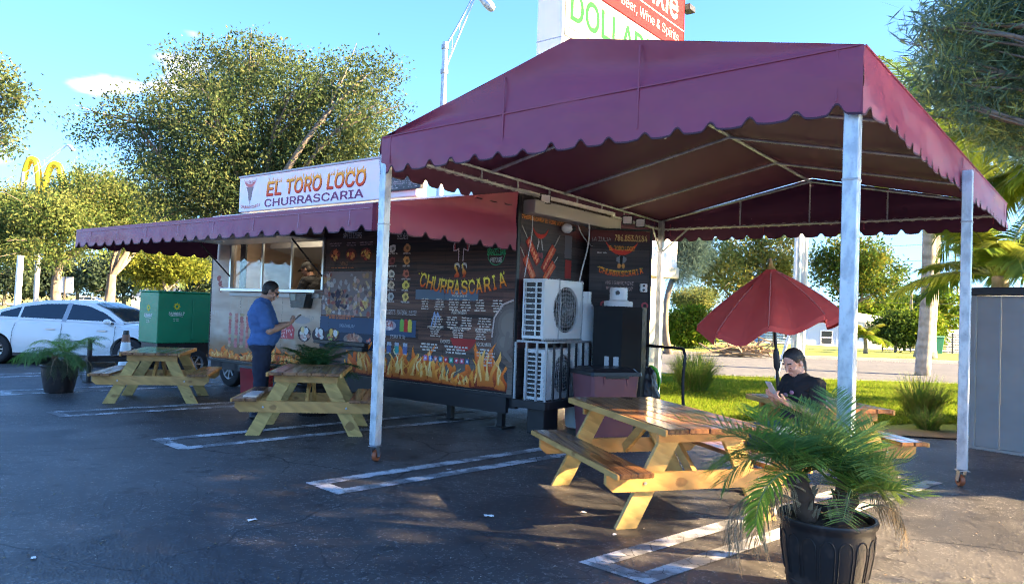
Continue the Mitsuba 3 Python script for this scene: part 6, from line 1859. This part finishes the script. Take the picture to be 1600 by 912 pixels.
PALMC = [(0.161, 0.255, 0.039), (0.221, 0.306, 0.043), (0.280, 0.323, 0.051), (0.110, 0.188, 0.043)]
palm('royal_palm', 'tall palm with a thick smooth grey trunk beyond the street', (19.15, 34, ZS(34)), (19.2, 34, 11.2), .37, .29, 17, 4.2, .95, .075, PALMC, 5, 50, bulge=.14, el=(-.3, 1.35))
palm('fan_palm', 'feathery palm behind the dark grey enclosure, crown just above its roof', (9.45, 14.2, 0), (9.4, 14.2, 2.55), .17, .14, 40, 1.9, .55, .034, PALMC, 6, 64, el=(.1, 1.45), bend=(.7, 1.5))
palm('fan_palm', 'tall sunlit palm at the right edge above the enclosure', (11.9, 16.5, 0), (11.8, 16.4, 5.2), .2, .15, 40, 2.9, .70, .045, [(0.122, 0.180, 0.022), (0.173, 0.216, 0.029), (0.086, 0.137, 0.022)], 7, 60, el=(-.5, 1.3), bend=(.8, 1.6))
palm('fan_palm', 'tall palm whose sunlit crown shows right of the canopy roof', (12.6, 22.5, 0), (12.5, 22.4, 7.3), .22, .16, 34, 2.8, .66, .045, [(0.144, 0.202, 0.022), (0.202, 0.230, 0.029), (0.101, 0.151, 0.022)], 8, 56, el=(-.5, 1.3), bend=(.8, 1.6))
palm('garden_palm', 'small yellow green palm in front of the blue house', (19.0, 39.4, ZS(39)), (18.95, 39.4, .75), .12, .08, 20, 1.35, .42, .035, BRI, 9, 36, el=(.1, 1.4), bend=(.9, 1.6))
palm('small_palm', 'small palm on a thin dark trunk seen under the awning', (-34.4, 70, .1), (-34.5, 70, 3.3), .16, .13, 16, 2., .6, .06, DRK + [(.10, .14, .06)], 10, 30, el=(-.2, 1.2), bend=(1., 1.7), bark='bark')
palm('small_palm', 'small palm nearest the far end of the trailer under the awning', (-32.3, 70, .1), (-32.5, 70, 3.9), .16, .13, 16, 2., .6, .06, [(.10, .15, .05), (.07, .11, .05)], 11, 30, el=(-.2, 1.2), bend=(1., 1.7), bark='bark')


def grass_clump(label, x, y, R, H, n, seed):
    t = thing('grass_clump', label, 'ornamental grass', 'clumps of tall grass on the lawn')
    r = np.random.default_rng(seed)
    vs, fs, cs = [], [], []
    for i in range(n):
        a = r.random() * 2 * np.pi
        p = V(x, y, 0) + V(math.cos(a), math.sin(a), 0) * R * .35 * math.sqrt(r.random())
        b = a + r.normal() * .5
        out, L = .25 + .75 * r.random(), H * (.75 + .6 * r.random())
        q = np.linspace(0, 1, 6)
        h = out * R * q ** 1.4
        z = L * (q - .42 * out * q ** 2.4)
        c = p + np.c_[h * math.cos(b), h * math.sin(b), z]
        s = V(-math.sin(b), math.cos(b), 0) * .0075
        w = (1 - q ** 2)[:, None]
        o = len(vs) * 12
        vs.append(np.vstack([c - s * w, c + s * w]))
        fs += [[o + j, o + j + 1, o + j + 7] for j in range(5)] + [[o + j, o + j + 7, o + j + 6] for j in range(5)]
        cc = V(*[(.16, .28, .045), (.24, .34, .06), (.32, .33, .10), (.15, .22, .06)][r.integers(4)]) * (.8 + .4 * r.random())
        cs.append(np.tile(cc, (12, 1)))
    add(t, 'blades', trimesh.Trimesh(np.vstack(vs), np.array(fs), process=False), 'leaf', color=np.vstack(cs), kind='stuff')
    add(t, 'root_mound', ball((x, y, .0), R * .38, 2, (1, 1, .3)), 'soil', True)


grass_clump('clump of tall grass beside the pipe handrail', 3.75, 15.0, .70, .85, 1200, 3)
grass_clump('wispy clump of tall grass right of the woman near the enclosure', 7.0, 12.5, .66, .68, 800, 4)
grass_clump('low wispy grass tuft at the edge of the mulch behind the potted palm', 6.2, 10.9, .4, .35, 260, 5)
k = thing('brush_pile', 'pale pile of dry brush at the far kerb of the street', 'brush pile')
r_ = np.random.default_rng(6)
scene[k] = mikit.ply(join([bar((9.3 + r_.normal() * .5, 29.4 + r_.normal() * .15, .02 + abs(r_.normal()) * .25), (9.3 + r_.normal() * .7, 29.4 + r_.normal() * .25, .05 + abs(r_.normal()) * .35), .05, .05) for _ in range(90)]), 'dry_stem')
lab(k, kind='stuff')

# ------------------------------------------------------------------ poles, signs, house, fences
def pole(name, label, cat, pts, r, m='galv', n=14):
    t = thing(name, label, cat)
    add(t, 'pole', tube(pts, r, n), m, 40)
    return t


def street_lamp(label, x, y, H, arm, rise, az=0., r=.10):
    t = pole('street_lamp', label, 'street lamp', [(x, y, 0), (x, y, H)], [r * 1.3, r * .8])
    d = V(math.cos(az), math.sin(az), 0)
    a = [V(x, y, H - .9) , V(x, y, H - .15)]
    tip = V(x, y, H + rise) + d * arm
    for i, s in enumerate(a):
        C = spline([s, s + (tip - s) * .5 + V(0, 0, .02), tip + d * -.06 * i + V(0, 0, -.05 * (1 - i))], 12)
        add(t, 'arm', tube(C, .035 - .006 * (1 - i), 8), 'galv', True)
    for q in (.25, .5):
        add(t, 'arm_tie', cyl(a[0] + (tip - a[0]) * q, a[1] + (tip - a[1]) * q, .018, 8), 'galv')
    for z in (H - .9, H - .15):
        add(t, 'clamp', cyl((x, y, z - .06), (x, y, z + .06), r * 1.15, 14), 'steel_dull')
    E = [tip + d * .0, tip + d * .12 + V(0, 0, .04), tip + d * .3 + V(0, 0, -.04), tip + d * .62 + V(0, 0, -.30)]
    h = add(t, 'lamp_head', tube(spline(E, 10), np.r_[.035, .05, .075, .10, .125, .14, .145, .14, .12, .07], 14), 'galv', True)
    add(h, 'lens', ball(E[3] - d * .12 + V(0, 0, .06), .13, 2, (1.1, .9, .9)), 'lamp_face', True)


street_lamp('grey street lamp rising above the left slope of the canopy', -2.27, 22, 9.55, .82, 1.35, 0.)
street_lamp('distant street lamp above the yellow arches at the left', -33.6, 50, 9.8, 2.8, 1.9, 0.)
pole('utility_pole', 'thick grey steel pole right of the red umbrella', 'pole', [(7.28, 18.85, 0), (7.31, 18.85, 5.9)], [.10, .085])
pole('utility_pole', 'white pole standing close beside the thick grey steel pole', 'pole', [(7.50, 18.98, 0), (7.54, 18.98, 5.7)], [.085, .08], 'white_paint')
k = thing('guy_wire', 'pale guy wire guard slanting from the foot of the grey steel pole', 'guy wire')
scene[k] = mikit.ply(cyl((6.75, 18.7, 0), (7.2, 18.82, 1.5), .04, 10), 'galv', 40)
pole('white_pole', 'white pole in the trees behind the white sedan', 'pole', [(-26.85, 40, 0), (-26.78, 40, 3.6)], [.17, .16], 'white_paint')
pole('far_utility_pole', 'dark utility pole with a crossarm above the far bushes on the right', 'pole', [(38.0, 70, -1), (38.0, 70, 5.1)], [.14, .11], 'bark')
for i, (z0, z1, l_) in enumerate(((8.9, 9.4, 'highest of the thin power lines right of the near post'), (7.55, 7.9, 'middle of the thin power lines right of the near post'), (3.72, 3.82, 'lowest of the thin power lines right of the near post'))):
    k = thing('power_line', l_, 'power line')
    scene[k] = mikit.ply(tube([(24 + 30 * q, 70, z0 + (z1 - z0) * (24 + 30 * q - 32.8) / 6 - .25 * math.sin(q * math.pi)) for q in np.linspace(0, 1, 16)], .022, 5), 'black_metal', True)

# twin yellow arches of the far restaurant sign
mat('arch_yellow', (.85, .58, .01), .4)
ar = thing('arches_sign', 'pair of big yellow arches rising out of the trees at the far left', 'sign')
for x0, x1, z in ((-40.5, -38.75, 12.5), (-38.75, -36.75, 12.15)):
    c, h = (x0 + x1) / 2, (x1 - x0) / 2
    q = np.linspace(-1, 1, 41)
    add(ar, 'arch', tube(np.c_[c + h * np.sign(q) * np.abs(q) ** .8, np.full(41, 60.), z - 4.6 * np.abs(q) ** 2.3], .28 , 10), 'arch_yellow', True)
add(ar, 'sign_post', cyl((-38.75, 60, 0), (-38.75, 60, 8.2), .2, 12), 'steel_dull')
add(ar, 'sign_beam', box((-40.8, 59.85, 7.7), (-36.5, 60.15, 8.05)), 'steel_dull')

# the shopping centre's pylon sign
PY = np.eye(4)
_s = math.radians(51.5)
PY[:3, 0] = (math.cos(_s), math.sin(_s), 0); PY[:3, 1] = (-math.sin(_s), math.cos(_s), 0); PY[:3, 3] = (.735, 13.0, 0)
mat('pylon_cream', mikit.proc(lambda p, n, uv: mikit.mix((.74, .69, .54), (.66, .60, .46), FB(p.x * 2, p.y * 2, p.z * 2, 3))), .75)
mat('sign_face_white', (.40, .40, .32), .9, spec=.05)
mat('sign_face_red', (.235, .030, .036), .9, spec=.05)
pl = thing('pylon_sign', 'tall cream shopping centre pylon with green and red sign panels rising behind the canopy', 'sign')
add(pl, 'column', cbox((3.45, .06, 0), (4.36, .52, 2.40), .01), 'pylon_cream', M=PY)
add(pl, 'column', cbox((.3, .06, 0), (.95, .52, 2.40), .01), 'pylon_cream', M=PY)
add(pl, 'ledge', cbox((-.03, -.05, 2.402), (4.86, .62, 2.65), .015), 'pylon_cream', M=PY)
add(pl, 'cabinet', cbox((0, .0, 2.652), (4.83, .57, 9.6), .01), 'white_paint', M=PY)
for z in (6.45, 7.54):
    add(pl, 'cabinet_joint', box((-.004, -.004, z), (4.834, .574, z + .018)), 'steel_dull', M=PY)
wp = add(pl, 'white_panel', box((.06, -.022, 6.50), (4.77, -.001, 7.50)), 'sign_face_white', M=PY)
rp = add(pl, 'red_panel', box((.06, -.022, 7.58), (4.77, -.001, 9.3)), 'sign_face_red', M=PY)
add(rp, 'panel_rim', join([box((.04, -.03, 7.555), (4.79, -.001, 7.578)), box((4.772, -.03, 7.58), (4.79, -.001, 9.3))]), 'sign_face_red', M=PY)
P = Print(PY[:3, 3] - PY[:3, 1] * .0225, PY[:3, 0])
P.text('DOLLAR', .14, 6.84, .52, (.03, .20, .05), 1, True, width=2.75)
P.text('TREE', 3.0, 6.84, .52, (.03, .20, .05), 1, True, width=1.6)
P.rect(.08, 6.66, 4.75, 6.68, (.70, .62, .12), 1)
P.done(pl, 'sign_lettering', 'print_matte')
P = Print(PY[:3, 3] - PY[:3, 1] * .0225, PY[:3, 0])
P.text('Dixie', 2.60, 8.22, .62, (.45, .42, .40), 1, True, width=1.80)
P.text('Beer, Wine & Spirits', 1.95, 7.74, .20, (.5, .47, .45), 1, False, width=2.55)
P.rect(1.9, 8.06, 4.76, 8.085, (.85, .80, .76), 1)
P.done(pl, 'sign_lettering', 'print_matte')
sl = add(pl, 'sign_floodlight', join([cbox((4.9, -.1, 8.62), (5.2, .12, 8.76), .01), bar((4.83, .1, 8.55), (5.0, .02, 8.66), .04, .04)]), 'black_metal', M=PY)

# dark grey enclosure at the right edge
mat('enclosure_grey', mikit.proc(lambda p, n, uv: mikit.mix((.37, .36, .34), (.29, .285, .27), FB(p.x * 2.5, p.y * 2.5, p.z * 5, 3))), .55)
en = thing('enclosure', 'dark grey board enclosure with a black coping at the right edge', 'shed')
EN = frame((5.97, 9.46, 0), math.radians(-52))
for i in range(18):
    add(en, 'board', cbox((.02 + i * .275, -.02 - .002 * (i % 3), .03), (.02 + i * .275 + .266, .02, 1.94), .008), 'enclosure_grey', M=EN)
add(en, 'corner_post', cbox((-.10, -.03, 0), (.012, .08, 1.95), .006), 'enclosure_grey', M=EN)
add(en, 'coping', cbox((-.13, -.07, 1.952), (5.0, .12, 2.05), .008), 'black_metal', M=EN)
for i in range(16):
    add(en, 'board', cbox((-.09, .09 + i * .255, .03), (-.05 - .002 * (i % 3), .09 + i * .255 + .247, 1.94), .008), 'enclosure_grey', M=EN)
add(en, 'coping', cbox((-.13, .125, 1.954), (.02, 4.2, 2.05), .008), 'black_metal', M=EN)
add(en, 'footing', box((-.12, -.05, 0), (5., .09, .028)), 'concrete', M=EN)

# the blue house beyond the street
mat('house_blue', (.30, .40, .52), .8)
mat('roof_white', (.70, .68, .66), .7)
mat('dark_glass', (.02, .03, .035), .1)
HZ = -.92
hs = thing('house', 'low pale blue house with white trimmed windows beyond the street', 'house')
add(hs, 'wall', box((24.2, 70, HZ), (33.6, 78, 1.66)), 'house_blue')
add(hs, 'wing_wall', box((33.6, 71.4, HZ), (37.6, 78, 1.66)), 'roof_white')
rfh = add(hs, 'roof', hull([(23.7, 69.4, 1.68), (38.0, 69.4, 1.68), (38.0, 78.6, 1.68), (23.7, 78.6, 1.68), (27, 74, 2.5), (35, 74, 2.5), (23.7, 69.4, 1.80), (38.0, 69.4, 1.80)]), 'roof_white')
for x0, x1, z0, z1 in ((29.5, 30.5, -.55, .62), (32.2, 33.3, .45, 1.30), (26.0, 27.2, -.1, 1.0)):
    w = add(hs, 'window', join([box((x0 - .1, 69.93, z0 - .1), (x1 + .1, 69.97, z0)), box((x0 - .1, 69.93, z1), (x1 + .1, 69.97, z1 + .1)), box((x0 - .1, 69.93, z0), (x0, 69.97, z1)), box((x1, 69.93, z0), (x1 + .1, 69.97, z1)), box((x0, 69.935, (z0 + z1) / 2 - .05), (x1, 69.965, (z0 + z1) / 2 + .05))]), 'white_paint')
    add(w, 'pane', box((x0, 69.955, z0), (x1, 69.99, z1)), 'dark_glass')
add(hs, 'door', box((30.9, 69.96, HZ), (31.8, 69.99, 1.0)), 'house_blue')
add(hs, 'fascia', box((23.68, 69.36, 1.64), (38.02, 69.395, 1.84)), 'white_paint')


def rail_fence(label, x0, x1, y, z0, z1, m, rails=8, step=.9, picket=None):
    t = thing('fence', label, 'fence')
    for i in range(int((x1 - x0) / step) + 1):
        add(t, 'post', box((x0 + i * step - .035, y - .035, z0), (x0 + i * step + .035, y + .035, z1 + .06)), m)
    for k in range(rails):
        z = z0 + .1 + (z1 - z0 - .12) * k / max(1, rails - 1)
        add(t, 'rail', box((x0, y - .015, z - .022), (x1, y + .015, z + .022)), m)


rail_fence('dark rail fence behind the bright shrub, left of the red umbrella', 9.2, 17.2, 46, ZS(46), ZS(46) + 1.25, 'black_metal')
rail_fence('dark rail fence in front of the low bushes right of the blue house', 24.0, 29.4, 47.5, ZS(47.5), ZS(47.5) + 1.25, 'black_metal')
pf_ = thing('fence', 'white board fence right of the tall grey palm trunk', 'fence')
for i in range(9):
    add(pf_, 'board', cbox((29.6 + i * .30, 50, ZS(50)), (29.6 + i * .30 + .28, 50.04, ZS(50) + 1.6), .01), 'roof_white')
gb = thing('wheelie_bin', 'dark green wheeled bin beside the tall grey palm trunk', 'bin')
mat('bin_green', (.012, .16, .10), .45)
add(gb, 'bin_body', taper(.56, .60, .72, .76, ZS(44) + .06, ZS(44) + 1.02), 'bin_green', M=frame((25.35, 44, 0)))
add(gb, 'lid', taper(.78, .82, .74, .76, ZS(44) + 1.022, ZS(44) + 1.10), 'bin_green', M=frame((25.35, 44, 0)))
wp_ = thing('white_board', 'small white sign board among the trunks behind the white sedan', 'sign')
add(wp_, 'board', box((-34.6, 56, 1.7), (-33.4, 56.05, 2.9)), 'white_paint')
add(wp_, 'post', box((-34.05, 55.97, 0), (-33.95, 55.995, 2.9)), 'bark')
wb = thing('white_building', 'long low white building behind the trees at the left', 'building')
add(wb, 'wall', box((-62, 120, 0), (-38, 130, 3.4)), 'roof_white')
add(wb, 'roof', box((-62.5, 119.4, 3.402), (-37.5, 130.5, 3.9)), 'concrete')
for i in range(6):
    f_ = add(wb, 'window', box((-60 + i * 3.7, 119.95, .9), (-58 + i * 3.7, 119.99, 2.5)), 'dark_glass')
